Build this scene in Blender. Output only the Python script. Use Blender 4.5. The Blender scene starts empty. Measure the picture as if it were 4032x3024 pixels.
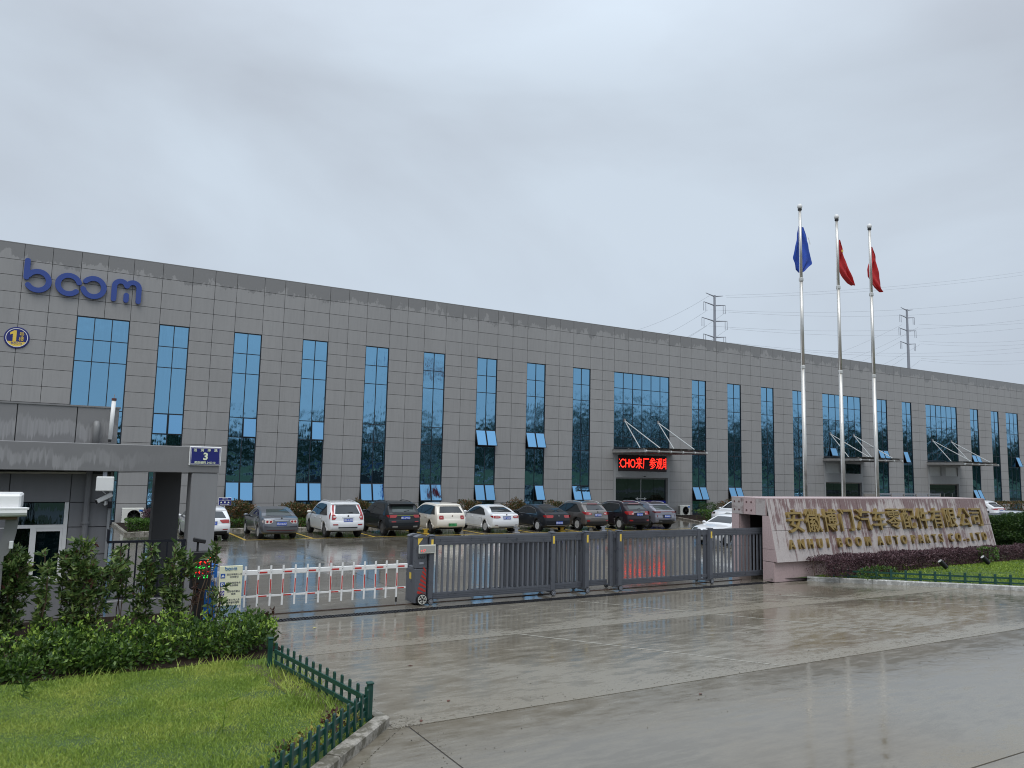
import bpy, bmesh, math, random
import numpy as np
from mathutils import Vector, Matrix

scene = bpy.context.scene
COL = scene.collection
random.seed(7)
RNG = np.random.default_rng(7)

# ------------------------------------------------------------------ camera
# world axes: X runs along the factory front, Y points at it, Z is up
PITCH, ROLL, YAW, CAMH, FOCAL = 0.110835, 0.02235, 0.5282069, 3.3, 3028.0 / 4032.0
cA, sA = math.cos(YAW), math.sin(YAW)
def _w(x, y, z):
    return Vector((x * cA + y * sA, -x * sA + y * cA, z))
_F = _w(0, math.cos(PITCH), math.sin(PITCH))
_R0 = _w(1, 0, 0)
_U0 = _w(0, -math.sin(PITCH), math.cos(PITCH))
cr, sr = math.cos(ROLL), math.sin(ROLL)
CR = _R0 * cr + _U0 * sr
CU = _R0 * -sr + _U0 * cr
cam = bpy.data.cameras.new('camera')
cam.sensor_width = 36.0
cam.lens = 36.0 * FOCAL
cam.clip_start = 0.1
cam.clip_end = 3000
camo = bpy.data.objects.new('camera', cam)
COL.objects.link(camo)
m = Matrix.Identity(4)
for i in range(3):
    m[i][0], m[i][1], m[i][2] = CR[i], CU[i], -_F[i]
m[2][3] = CAMH
camo.matrix_world = m
scene.camera = camo

def at(px, py, Y):
    """point of the photograph (4032 x 3024 pixels) on the plane at distance Y"""
    x = (px - 2016) / 3028.0
    y = -(py - 1512) / 3028.0
    v = CR * x + CU * y + _F
    return Vector((0, 0, CAMH)) + v * (Y / v.y)

# ------------------------------------------------------------------ sky and light
world = bpy.data.worlds.new('World')
scene.world = world
world.use_nodes = True
wt = world.node_tree
wt.nodes.clear()
def wn(t, **k):
    n = wt.nodes.new(t)
    for a, b in k.items():
        setattr(n, a, b)
    return n
SUN_EL, SUN_AZ = math.radians(62), math.radians(215)
wo = wn('ShaderNodeOutputWorld')
bg = wn('ShaderNodeBackground')
bg.inputs['Strength'].default_value = 0.1
sky = wn('ShaderNodeTexSky', sky_type='NISHITA', sun_disc=False)
sky.sun_elevation = SUN_EL
sky.sun_rotation = SUN_AZ
sky.air_density = 1.0
sky.dust_density = 3.0
tc = wn('ShaderNodeTexCoord')
mp = wn('ShaderNodeMapping')
mp.inputs['Scale'].default_value = (1.1, 1.1, 2.2)
mp.inputs['Rotation'].default_value = (0.3, 0.25, 0.6)
wt.links.new(tc.outputs['Generated'], mp.inputs['Vector'])
n1 = wn('ShaderNodeTexNoise')
n1.inputs['Scale'].default_value = 1.5
n1.inputs['Detail'].default_value = 7
n1.inputs['Roughness'].default_value = 0.48
n1.inputs['Distortion'].default_value = 0.35
wt.links.new(mp.outputs[0], n1.inputs['Vector'])
r1 = wn('ShaderNodeValToRGB')
e = r1.color_ramp.elements
e[0].position = 0.30; e[0].color = (4.45, 4.85, 5.5, 1)
e[1].position = 0.66; e[1].color = (6.1, 6.95, 7.9, 1)
wt.links.new(n1.outputs['Fac'], r1.inputs['Fac'])
sep = wn('ShaderNodeSeparateXYZ')
wt.links.new(tc.outputs['Generated'], sep.inputs[0])
mr = wn('ShaderNodeMapRange')
mr.inputs['From Min'].default_value = 0.0; mr.inputs['From Max'].default_value = 0.30
mr.inputs['To Min'].default_value = 0.55; mr.inputs['To Max'].default_value = 0.0
wt.links.new(sep.outputs['Z'], mr.inputs['Value'])
mxh = wn('ShaderNodeMix', data_type='RGBA')
mxh.inputs['B'].default_value = (5.7, 6.7, 7.95, 1)
wt.links.new(mr.outputs[0], mxh.inputs['Factor'])
wt.links.new(r1.outputs['Color'], mxh.inputs['A'])
# overcast skies brighten towards the zenith
mz = wn('ShaderNodeMapRange')
mz.inputs['From Min'].default_value = 0.45; mz.inputs['From Max'].default_value = 1.0
mz.inputs['To Min'].default_value = 1.0; mz.inputs['To Max'].default_value = 2.3
wt.links.new(sep.outputs['Z'], mz.inputs['Value'])
vm = wn('ShaderNodeVectorMath', operation='SCALE')
wt.links.new(mxh.outputs['Result'], vm.inputs[0])
wt.links.new(mz.outputs[0], vm.inputs['Scale'])
mxs = wn('ShaderNodeMix', data_type='RGBA')
mxs.inputs['Factor'].default_value = 0.06
wt.links.new(vm.outputs[0], mxs.inputs['A'])
wt.links.new(sky.outputs[0], mxs.inputs['B'])
wt.links.new(mxs.outputs['Result'], bg.inputs['Color'])
wt.links.new(bg.outputs[0], wo.inputs['Surface'])

sl = bpy.data.lights.new('sun', 'SUN')
sl.energy = 1.5
sl.angle = math.radians(40)
sl.color = (1.0, 0.97, 0.93)
so = bpy.data.objects.new('sun', sl)
COL.objects.link(so)
_d = Vector((math.sin(SUN_AZ) * math.cos(SUN_EL), math.cos(SUN_AZ) * math.cos(SUN_EL), math.sin(SUN_EL)))
so.rotation_euler = _d.to_track_quat('Z', 'Y').to_euler()

scene.view_settings.view_transform = 'Standard'
scene.view_settings.look = 'None'
scene.view_settings.exposure = 0.07
scene.view_settings.gamma = 1.0
scene.view_settings.use_curve_mapping = False
scene.cycles.use_denoising = True
scene.cycles.max_bounces = 8
scene.cycles.filter_width = 1.05

# ------------------------------------------------------------------ helpers
class MB:
    def __init__(s):
        s.v, s.f, s.m = [], [], []
    def add(s, vs, fs, mi=0):
        o = len(s.v)
        s.v += [tuple(p) for p in vs]
        s.f += [tuple(i + o for i in f) for f in fs]
        s.m += [mi] * len(fs)
        return s
    def box(s, x0, x1, y0, y1, z0, z1, mi=0):
        vs = [(x, y, z) for z in (z0, z1) for y in (y0, y1) for x in (x0, x1)]
        return s.add(vs, [(0, 2, 3, 1), (4, 5, 7, 6), (0, 1, 5, 4), (2, 6, 7, 3), (0, 4, 6, 2), (1, 3, 7, 5)], mi)
    def bbox(s, x0, x1, y0, y1, z0, z1, b=0.01, mi=0):
        """box with chamfered edges"""
        bm = bmesh.new()
        bmesh.ops.create_cube(bm, size=1)
        bmesh.ops.scale(bm, vec=(x1 - x0, y1 - y0, z1 - z0), verts=bm.verts)
        bmesh.ops.translate(bm, vec=((x0 + x1) / 2, (y0 + y1) / 2, (z0 + z1) / 2), verts=bm.verts)
        bmesh.ops.bevel(bm, geom=bm.edges[:], offset=b, segments=1, affect='EDGES')
        bm.verts.index_update()
        s.add([v.co[:] for v in bm.verts], [[v.index for v in f.verts] for f in bm.faces], mi)
        bm.free()
        return s
    def tube(s, p0, p1, r0, r1=None, n=8, caps=True, mi=0):
        p0, p1 = Vector(p0), Vector(p1)
        r1 = r0 if r1 is None else r1
        d = (p1 - p0).normalized()
        a = d.orthogonal().normalized()
        b = d.cross(a)
        vs = []
        for p, r in ((p0, r0), (p1, r1)):
            for k in range(n):
                t = 2 * math.pi * k / n
                vs.append(p + (a * math.cos(t) + b * math.sin(t)) * r)
        fs = [(k, (k + 1) % n, n + (k + 1) % n, n + k) for k in range(n)]
        if caps:
            fs += [tuple(range(n - 1, -1, -1)), tuple(range(n, 2 * n))]
        return s.add(vs, fs, mi)
    def path(s, pts, r, n=6, mi=0):
        pts = [Vector(p) for p in pts]
        vs = []
        a = None
        for i, p in enumerate(pts):
            d = (pts[min(i + 1, len(pts) - 1)] - pts[max(i - 1, 0)]).normalized()
            a = (a - d * a.dot(d)).normalized() if a else d.orthogonal().normalized()
            b = d.cross(a)
            for k in range(n):
                t = 2 * math.pi * k / n
                vs.append(p + (a * math.cos(t) + b * math.sin(t)) * r)
        fs = []
        for i in range(len(pts) - 1):
            for k in range(n):
                fs.append((i * n + k, i * n + (k + 1) % n, (i + 1) * n + (k + 1) % n, (i + 1) * n + k))
        fs += [tuple(range(n - 1, -1, -1)), tuple(range((len(pts) - 1) * n, len(pts) * n))]
        return s.add(vs, fs, mi)
    def lathe(s, prof, c=(0, 0, 0), axis='z', n=16, mi=0):
        """prof: list of (radius, height)"""
        vs = []
        for r, h in prof:
            for k in range(n):
                t = 2 * math.pi * k / n
                a, b = r * math.cos(t), r * math.sin(t)
                p = (a, b, h) if axis == 'z' else ((h, a, b) if axis == 'x' else (b, h, a))
                vs.append((p[0] + c[0], p[1] + c[1], p[2] + c[2]))
        fs = []
        for i in range(len(prof) - 1):
            for k in range(n):
                fs.append((i * n + k, i * n + (k + 1) % n, (i + 1) * n + (k + 1) % n, (i + 1) * n + k))
        if prof[0][0] > 1e-4: fs.append(tuple(range(n - 1, -1, -1)))
        if prof[-1][0] > 1e-4: fs.append(tuple(range((len(prof) - 1) * n, len(prof) * n)))
        return s.add(vs, fs, mi)
    def extrude(s, poly, y0, y1, mi=0):
        """polygon in (x, z), counter clockwise, pushed from y0 (front) to y1 (back)"""
        n = len(poly)
        vs = [(x, y0, z) for x, z in poly] + [(x, y1, z) for x, z in poly]
        fs = [tuple(range(n)), tuple(range(2 * n - 1, n - 1, -1))]
        fs += [(i, n + i, n + (i + 1) % n, (i + 1) % n) for i in range(n)]
        return s.add(vs, fs, mi)
    def build(s, name, mats=None, parent=None, smooth=False, loc=None):
        me = bpy.data.meshes.new(name)
        me.from_pydata(s.v, [], s.f)
        mats = mats if isinstance(mats, (list, tuple)) else [mats]
        for q in mats:
            if q: me.materials.append(q)
        if any(s.m):
            me.polygons.foreach_set('material_index', s.m)
        if smooth:
            me.polygons.foreach_set('use_smooth', [True] * len(me.polygons))
        me.update()
        return put(name, me, parent, loc)

def put(name, me, parent=None, loc=None):
    o = bpy.data.objects.new(name, me)
    COL.objects.link(o)
    if loc is not None: o.location = loc
    if parent is not None: attach(o, parent)
    return o
def attach(o, parent):
    o.parent = parent
    pm = parent.get('_w')
    if pm is not None:                       # parts are written in world coordinates
        o.matrix_parent_inverse = Matrix.Translation((-pm[0], -pm[1], -pm[2]))
        o['_w'] = (0.0, 0.0, 0.0)
def tag(o, label, cat, group=None, kind=None):
    if label: o['label'] = label
    if cat: o['category'] = cat
    if group: o['group'] = group
    if kind: o['kind'] = kind
    return o
def thing(name, label, cat, loc=(0, 0, 0), group=None, local=False, rz=0.0, sc=1.0):
    o = bpy.data.objects.new(name, None)
    o.empty_display_size = 0.2
    COL.objects.link(o)
    o.location = loc
    o.rotation_euler = (0, 0, rz)
    o.scale = (sc, sc, sc)
    if not local: o['_w'] = tuple(float(c) for c in loc)
    return tag(o, label, cat, group)
def struct(o):
    o['kind'] = 'structure'
    return o
def stuff(o):
    o['kind'] = 'stuff'
    return o

_tc = {}
def text_mesh(body, size=1.0, depth=0.0, bold=0.0, align='CENTER', sp=1.0, sx=1.0):
    key = (body, size, depth, bold, align, sp, sx)
    if key in _tc: return _tc[key]
    cu = bpy.data.curves.new('lettering', 'FONT')
    cu.body = body
    cu.size = size
    cu.extrude = depth / 2
    cu.offset = bold * size
    cu.align_x = align
    cu.align_y = 'CENTER'
    cu.space_character = sp
    cu.resolution_u = 3
    o = bpy.data.objects.new('lettering', cu)
    COL.objects.link(o)
    dg = bpy.context.evaluated_depsgraph_get()
    dg.update()
    me = bpy.data.meshes.new_from_object(o.evaluated_get(dg))
    bpy.data.objects.remove(o)
    bpy.data.curves.remove(cu)
    if sx != 1.0:
        for v in me.vertices: v.co.x *= sx
    me.materials.clear()
    _tc[key] = me
    return me
def text(body, size, loc, mat, parent=None, name='lettering', depth=0.004, rot=(math.pi / 2, 0, 0), center=False, **k):
    me = text_mesh(body, size, depth, **k).copy()
    me.name = name
    if center and len(me.vertices):
        xs = [v.co.x for v in me.vertices]; ys = [v.co.y for v in me.vertices]
        cx, cy = (min(xs) + max(xs)) / 2, (min(ys) + max(ys)) / 2
        for v in me.vertices: v.co.x -= cx; v.co.y -= cy
    me.materials.append(mat)
    o = bpy.data.objects.new(name, me)
    COL.objects.link(o)
    o.location = loc
    o.rotation_euler = rot
    if parent is not None: attach(o, parent)
    return o

# ------------------------------------------------------------------ materials
def _mat(name):
    mt = bpy.data.materials.new(name)
    mt.use_nodes = True
    nt = mt.node_tree
    return mt, nt, nt.nodes['Principled BSDF']
def N(nt, t, ins=None, **k):
    n = nt.nodes.new(t)
    for a, b in k.items(): setattr(n, a, b)
    for a, b in (ins or {}).items():
        if hasattr(b, 'links') or isinstance(b, bpy.types.NodeSocket): nt.links.new(b, n.inputs[a])
        else: n.inputs[a].default_value = b
    return n
def rgb(c): return (c[0], c[1], c[2], 1.0)
def ramp(nt, fac, stops):
    r = N(nt, 'ShaderNodeValToRGB', {'Fac': fac})
    el = r.color_ramp.elements
    while len(el) < len(stops): el.new(0.5)
    for q, (p, c) in zip(el, stops):
        q.position = p
        q.color = rgb(c) if isinstance(c, (tuple, list)) else (c, c, c, 1)
    return r.outputs['Color']
def mixc(nt, fac, a, b, mode='MIX'):
    n = N(nt, 'ShaderNodeMix', data_type='RGBA', blend_type=mode)
    for k, q in (('Factor', fac), ('A', a), ('B', b)):
        if isinstance(q, bpy.types.NodeSocket): nt.links.new(q, n.inputs[k])
        elif k == 'Factor': n.inputs[k].default_value = q
        else: n.inputs[k].default_value = rgb(q)
    return n.outputs['Result']
def math_(nt, op, a, b=None, clamp=False):
    n = N(nt, 'ShaderNodeMath', operation=op, use_clamp=clamp)
    for i, q in enumerate((a, b)):
        if q is None: continue
        if isinstance(q, bpy.types.NodeSocket): nt.links.new(q, n.inputs[i])
        else: n.inputs[i].default_value = q
    return n.outputs[0]
def pos(nt, scale=(1, 1, 1)):
    g = N(nt, 'ShaderNodeNewGeometry')
    mpn = N(nt, 'ShaderNodeMapping', {'Vector': g.outputs['Position'], 'Scale': scale})
    return mpn.outputs[0]
def noise(nt, vec, scale, detail=3, rough=0.5, dist=0.0):
    return N(nt, 'ShaderNodeTexNoise', {'Vector': vec, 'Scale': scale, 'Detail': detail, 'Roughness': rough, 'Distortion': dist}).outputs['Fac']
def bump(nt, bs, h, strength, dist=0.01):
    b = N(nt, 'ShaderNodeBump', {'Height': h, 'Strength': strength, 'Distance': dist})
    nt.links.new(b.outputs[0], bs.inputs['Normal'])

def M(name, col, rough=0.5, metal=0.0, var=0.0, ns=0, na=0.0, coat=0.0, emit=0.0, bs_=0.0, spec=0.5, dirt=0.0):
    mt, nt, bs = _mat(name)
    bs.inputs['Base Color'].default_value = rgb(col)
    bs.inputs['Roughness'].default_value = rough
    bs.inputs['Metallic'].default_value = metal
    bs.inputs['Specular IOR Level'].default_value = spec
    bs.inputs['Coat Weight'].default_value = coat
    bs.inputs['Coat Roughness'].default_value = 0.05
    c = None
    if ns:
        f = noise(nt, pos(nt), ns, 4)
        c = mixc(nt, f, tuple(x * (1 - na) for x in col), tuple(min(1, x * (1 + na)) for x in col))
        nt.links.new(c, bs.inputs['Base Color'])
        nt.links.new(ramp(nt, f, [(0.3, max(0, rough - 0.12)), (0.7, min(1, rough + 0.12))]), bs.inputs['Roughness'])
    if bs_:
        bump(nt, bs, noise(nt, pos(nt), ns * 3 or 30, 3), bs_)
    if emit:
        bs.inputs['Emission Color'].default_value = rgb(col)
        bs.inputs['Emission Strength'].default_value = emit
    return mt

def panel_mat(name, base, wet_z, rnd=0.05):
    """painted cladding board: faint streaks, board to board difference and a ragged rain-wet band from wet_z upwards"""
    mt, nt, bs = _mat(name)
    oi = N(nt, 'ShaderNodeObjectInfo').outputs['Random']
    g = N(nt, 'ShaderNodeNewGeometry')
    sp = N(nt, 'ShaderNodeSeparateXYZ', {0: g.outputs['Position']})
    big = noise(nt, pos(nt, (0.5, 0.5, 0.22)), 1.0, 4)
    fine = noise(nt, pos(nt, (9, 9, 0.9)), 1.0, 3)
    grain = noise(nt, pos(nt), 40.0, 2)
    c = mixc(nt, big, tuple(x * 0.90 for x in base), tuple(x * 1.10 for x in base))
    c = mixc(nt, ramp(nt, fine, [(0.42, 0.0), (0.75, 0.30)]), c, tuple(x * 0.72 for x in base))
    c = mixc(nt, math_(nt, 'MULTIPLY', oi, rnd * 2), c, tuple(x * 0.62 for x in base))
    c = mixc(nt, math_(nt, 'MULTIPLY', grain, 0.10), c, tuple(x * 0.6 for x in base))
    ro = 0.55
    if wet_z is not None:
        w1 = noise(nt, pos(nt, (0.9, 0.9, 0.55)), 1.6, 6, 0.62)
        w2 = noise(nt, pos(nt, (3.4, 3.4, 0.9)), 1.6, 4, 0.6)
        z = math_(nt, 'SUBTRACT', sp.outputs['Z'], wet_z)
        q = math_(nt, 'ADD', z, math_(nt, 'MULTIPLY', math_(nt, 'SUBTRACT', w1, 0.5), 2.6))
        q = math_(nt, 'ADD', q, math_(nt, 'MULTIPLY', math_(nt, 'SUBTRACT', w2, 0.5), 1.0))
        wet = math_(nt, 'MULTIPLY', q, 9.0, clamp=True)
        c = mixc(nt, wet, c, tuple(x * 0.66 for x in base))
        nt.links.new(ramp(nt, wet, [(0.0, 0.55), (1.0, 0.33)]), bs.inputs['Roughness'])
    else:
        bs.inputs['Roughness'].default_value = ro
    nt.links.new(c, bs.inputs['Base Color'])
    bump(nt, bs, grain, 0.06)
    return mt

def render_mat(name, base, z0, z1):
    """gatehouse render: soaked dark, with a comb of paler dry streaks between z0 and z1"""
    mt, nt, bs = _mat(name)
    g = N(nt, 'ShaderNodeNewGeometry')
    sp = N(nt, 'ShaderNodeSeparateXYZ', {0: g.outputs['Position']})
    big = noise(nt, pos(nt, (1.2, 1.2, 1.2)), 1.0, 4)
    comb = noise(nt, pos(nt, (22, 22, 0.6)), 1.0, 2)
    edge = noise(nt, pos(nt, (1.1, 1.1, 0.4)), 1.3, 4)
    grain = noise(nt, pos(nt), 60.0, 2)
    off = math_(nt, 'ADD', math_(nt, 'MULTIPLY', math_(nt, 'SUBTRACT', comb, 0.5), 0.42), math_(nt, 'MULTIPLY', math_(nt, 'SUBTRACT', edge, 0.5), 0.9))
    zc = math_(nt, 'SUBTRACT', math_(nt, 'ADD', sp.outputs['Z'], off), (z0 + z1) / 2)
    inside = math_(nt, 'SUBTRACT', (z1 - z0) / 2, math_(nt, 'ABSOLUTE', zc))
    dry = math_(nt, 'MULTIPLY', inside, 16.0, clamp=True)
    dry = math_(nt, 'MULTIPLY', dry, ramp(nt, comb, [(0.35, 0.35), (0.6, 1.0)]))
    xm = N(nt, 'ShaderNodeMapRange', {'Value': sp.outputs['X'], 'From Min': 0.6, 'From Max': 1.8, 'To Min': 1.0, 'To Max': 0.12}).outputs[0]
    dry = math_(nt, 'MULTIPLY', dry, xm)
    c = mixc(nt, big, tuple(x * 0.88 for x in base), tuple(x * 1.08 for x in base))
    c = mixc(nt, math_(nt, 'MULTIPLY', grain, 0.2), c, tuple(x * 0.7 for x in base))
    c = mixc(nt, dry, c, tuple(x * 1.38 for x in base))
    nt.links.new(c, bs.inputs['Base Color'])
    bs.inputs['Roughness'].default_value = 0.5
    bump(nt, bs, grain, 0.08)
    return mt

def concrete_mat(name, dry, wet, amount, seed, joints=None):
    """rain-wet concrete: film of water with patches that are nearly dry"""
    mt, nt, bs = _mat(name)
    oi = N(nt, 'ShaderNodeObjectInfo').outputs['Random']
    v = pos(nt, (0.22, 0.42, 1))
    v2 = N(nt, 'ShaderNodeVectorMath', {0: v, 1: (seed, seed * 1.7, 0)}, operation='ADD').outputs[0]
    a = noise(nt, v2, 1.0, 6, 0.58, 0.4)
    b = noise(nt, pos(nt, (1.0, 3.2, 1)), 1.7, 6, 0.65)
    grain = noise(nt, pos(nt), 35.0, 3)
    ripple = noise(nt, pos(nt, (1.2, 2.2, 1)), 1.3, 2)
    s = math_(nt, 'ADD', math_(nt, 'MULTIPLY', a, 0.42), math_(nt, 'MULTIPLY', b, 0.58))
    s = math_(nt, 'ADD', s, math_(nt, 'MULTIPLY', math_(nt, 'SUBTRACT', oi, 0.5), 0.07))
    if joints:                 # worn, paler crust just beyond each joint
        sp = N(nt, 'ShaderNodeSeparateXYZ', {0: N(nt, 'ShaderNodeNewGeometry').outputs['Position']})
        q = math_(nt, 'FLOORED_MODULO', math_(nt, 'SUBTRACT', sp.outputs['Y'], joints[0]), joints[1])
        q = math_(nt, 'ADD', q, math_(nt, 'MULTIPLY', math_(nt, 'SUBTRACT', noise(nt, pos(nt, (0.8, 0.8, 1)), 1.0, 3), 0.5), 1.3))
        band = ramp(nt, q, [(0.12, 1.0), (0.75, 0.0)])
        fl = noise(nt, pos(nt, (2.2, 4.0, 1)), 4.0, 4, 0.7)
        worn = math_(nt, 'MULTIPLY', band, ramp(nt, fl, [(0.36, 0.0), (0.52, 1.0)]))
        s = math_(nt, 'SUBTRACT', s, math_(nt, 'MULTIPLY', worn, 0.20))
    w = ramp(nt, s, [(amount - 0.11, 0.0), (amount + 0.09, 1.0)])
    c = mixc(nt, w, dry, wet)
    c = mixc(nt, math_(nt, 'MULTIPLY', oi, 0.22), c, tuple(x * 0.8 for x in wet))
    c = mixc(nt, math_(nt, 'MULTIPLY', grain, 0.35), c, tuple(x * 0.55 for x in wet))
    brown = noise(nt, pos(nt, (0.3, 0.3, 1)), 0.8, 4)
    c = mixc(nt, ramp(nt, brown, [(0.45, 0.0), (0.8, 0.5)]), c, (wet[0] * 1.15, wet[1] * 0.98, wet[2] * 0.72))
    nt.links.new(c, bs.inputs['Base Color'])
    rr = ramp(nt, w, [(0.0, 0.32), (0.4, 0.14), (1.0, 0.055)])
    nt.links.new(rr, bs.inputs['Roughness'])
    bs.inputs['Specular IOR Level'].default_value = 0.55
    hh = math_(nt, 'ADD', math_(nt, 'MULTIPLY', ripple, 0.6), math_(nt, 'MULTIPLY', math_(nt, 'MULTIPLY', grain, math_(nt, 'SUBTRACT', 1.0, w)), 0.25))
    bump(nt, bs, hh, 0.11, 0.03)
    return mt

def granite_mat(name):
    mt, nt, bs = _mat(name)
    g = N(nt, 'ShaderNodeNewGeometry')
    oi = N(nt, 'ShaderNodeObjectInfo').outputs['Random']
    grain = noise(nt, pos(nt), 26.0, 3)
    pale = mixc(nt, grain, (0.34, 0.30, 0.29), (0.51, 0.465, 0.45))
    wet = mixc(nt, grain, (0.135, 0.078, 0.075), (0.215, 0.135, 0.13))
    st = noise(nt, pos(nt, (8.5, 0.35, 0.34)), 1.0, 6, 0.70)
    st2 = noise(nt, pos(nt, (1.6, 0.6, 1.3)), 1.6, 5, 0.6)
    sp = N(nt, 'ShaderNodeSeparateXYZ', {0: g.outputs['Position']})
    top = N(nt, 'ShaderNodeMapRange', {'Value': sp.outputs['Z'], 'From Min': 1.7, 'From Max': 2.6, 'To Min': 0.0, 'To Max': 0.09}).outputs[0]
    s = math_(nt, 'ADD', math_(nt, 'ADD', math_(nt, 'MULTIPLY', st, 0.58), math_(nt, 'MULTIPLY', st2, 0.42)), top)
    s = math_(nt, 'ADD', s, math_(nt, 'MULTIPLY', math_(nt, 'SUBTRACT', oi, 0.5), 0.10))
    w = ramp(nt, s, [(0.50, 0.0), (0.58, 1.0)])
    vo = N(nt, 'ShaderNodeTexVoronoi', {'Vector': pos(nt, (1.55, 1.55, 1.0)), 'Scale': 1.0, 'Randomness': 0.5})
    spot = ramp(nt, vo.outputs['Distance'], [(0.10, 0.85), (0.15, 0.0)])
    w = math_(nt, 'MAXIMUM', w, spot)
    c = mixc(nt, w, pale, wet)
    nt.links.new(c, bs.inputs['Base Color'])
    nt.links.new(ramp(nt, w, [(0.0, 0.5), (1.0, 0.25)]), bs.inputs['Roughness'])
    return mt

def glass_mat(name, tint, dark=(0.012, 0.045, 0.058), wave=0.05):
    """blue coated glazing: mirrors what stands opposite, slightly wavy"""
    mt, nt, bs = _mat(name)
    bs.inputs['Base Color'].default_value = rgb(tint)
    bs.inputs['Metallic'].default_value = 1.0
    bs.inputs['Roughness'].default_value = 0.02
    oi = N(nt, 'ShaderNodeObjectInfo').outputs['Random']
    g = N(nt, 'ShaderNodeNewGeometry')
    sh = N(nt, 'ShaderNodeCombineXYZ', {'X': math_(nt, 'MULTIPLY', oi, 37.0), 'Y': 0.0, 'Z': math_(nt, 'MULTIPLY', oi, 91.0)})
    v = N(nt, 'ShaderNodeVectorMath', {0: g.outputs['Position'], 1: sh.outputs[0]}, operation='ADD').outputs[0]
    h1 = noise(nt, v, 0.9, 2)
    h2 = noise(nt, N(nt, 'ShaderNodeMapping', {'Vector': v, 'Scale': (5.5, 5.5, 0.7)}).outputs[0], 1.5, 3)
    hh = math_(nt, 'ADD', h1, math_(nt, 'MULTIPLY', h2, 0.30))
    bump(nt, bs, hh, wave, 0.25)
    df = N(nt, 'ShaderNodeBsdfDiffuse', {'Color': rgb(dark)})
    ms = N(nt, 'ShaderNodeMixShader', {0: 0.14, 1: bs.outputs[0], 2: df.outputs[0]})
    out = [n for n in nt.nodes if n.type == 'OUTPUT_MATERIAL'][0]
    nt.links.new(ms.outputs[0], out.inputs['Surface'])
    return mt

def leaf_mat(name, dark, mid, light, lo=0.55, hi=0.9, rough=0.42, brown=None, pscale=2.4, pw=0.6):
    mt, nt, bs = _mat(name)
    g = N(nt, 'ShaderNodeNewGeometry')
    ri = g.outputs['Random Per Island']
    patch = noise(nt, pos(nt), pscale, 3)
    s = math_(nt, 'ADD', math_(nt, 'MULTIPLY', ri, 1.2 - pw), math_(nt, 'MULTIPLY', patch, pw))
    stops = [(0.15, dark), (lo, mid), (hi, light)]
    c = ramp(nt, s, stops)
    if brown:
        c = mixc(nt, ramp(nt, ri, [(0.972, 0.0), (0.98, 1.0)]), c, brown)
    nt.links.new(c, bs.inputs['Base Color'])
    bs.inputs['Roughness'].default_value = rough
    bs.inputs['Specular IOR Level'].default_value = 0.4
    tr = N(nt, 'ShaderNodeBsdfTranslucent', {'Color': c})
    ms = N(nt, 'ShaderNodeMixShader', {0: 0.22, 1: bs.outputs[0], 2: tr.outputs[0]})
    out = [n for n in nt.nodes if n.type == 'OUTPUT_MATERIAL'][0]
    nt.links.new(ms.outputs[0], out.inputs['Surface'])
    return mt

PANEL = panel_mat('cladding_grey', (0.31, 0.305, 0.30), 13.35, 0.085)
PORTAL = panel_mat('portal_render', (0.34, 0.345, 0.345), None)
GATEP = panel_mat('gatehouse_cladding', (0.225, 0.225, 0.235), None)
BEAMM = render_mat('beam_render', (0.20, 0.198, 0.20), 3.22, 3.50)
PARAM = render_mat('parapet_render', (0.20, 0.198, 0.20), 3.75, 4.12)
PILLARM = panel_mat('pillar_render', (0.25, 0.25, 0.255), None)
SHADECOL = M('shaded_render', (0.075, 0.075, 0.078), 0.6, ns=5, na=0.15)  # rear pillar: shade under the passage roof is put into this darker colour
JOINT = M('joint_dark', (0.075, 0.075, 0.077), 0.8)
YARD = concrete_mat('wet_yard_concrete', (0.215, 0.198, 0.165), (0.115, 0.105, 0.087), 0.47, 3.0)
APRON = concrete_mat('wet_apron_concrete', (0.255, 0.233, 0.187), (0.138, 0.122, 0.093), 0.495, 11.0, (9.5, 4.2))
BASEG = concrete_mat('wet_ground', (0.16, 0.15, 0.13), (0.085, 0.08, 0.07), 0.48, 5.0)
ASPH = M('asphalt', (0.05, 0.05, 0.05), 0.5, ns=6, na=0.2)
GRANITE = granite_mat('streaked_granite')
GRANITE2 = M('plain_granite', (0.46, 0.35, 0.345), 0.42, ns=22, na=0.28, var=0.1)
GLASS = glass_mat('blue_glazing', (0.24, 0.48, 0.685), wave=0.075)
SASHG = glass_mat('blue_sash_glazing', (0.25, 0.52, 0.80), wave=0.015)
DOORG = glass_mat('door_glazing', (0.11, 0.14, 0.16), (0.006, 0.010, 0.012), wave=0.02)
GHG = glass_mat('gatehouse_glazing', (0.12, 0.18, 0.22), (0.008, 0.014, 0.016), wave=0.06)
MULL = M('mullion_dark', (0.012, 0.02, 0.03), 0.35)
STEELW = M('painted_steel_pale', (0.50, 0.51, 0.50), 0.4, ns=4, na=0.15)
STEELD = M('weathered_steel', (0.22, 0.20, 0.18), 0.5, ns=5, na=0.35)
CANOPY = M('canopy_steel', (0.30, 0.29, 0.275), 0.45, ns=3, na=0.45)
INOX = M('stainless_steel', (0.62, 0.605, 0.57), 0.42, metal=0.85, ns=2, na=0.08)
BLUEL = M('logo_blue', (0.030, 0.065, 0.27), 0.4)
SIGNB = M('sign_blue', (0.012, 0.018, 0.16), 0.35)
SKYB = M('panel_blue', (0.02, 0.16, 0.55), 0.35)
WHITE = M('white_paint', (0.78, 0.78, 0.77), 0.4, ns=5, na=0.05)
CREAM = M('cream_board', (0.80, 0.80, 0.58), 0.45)
YELL = M('yellow_print', (0.78, 0.55, 0.08), 0.5)
PALEY = M('pale_yellow_print', (0.80, 0.86, 0.62), 0.5)
REDP = M('red_reflector', (0.50, 0.028, 0.02), 0.4)
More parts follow.
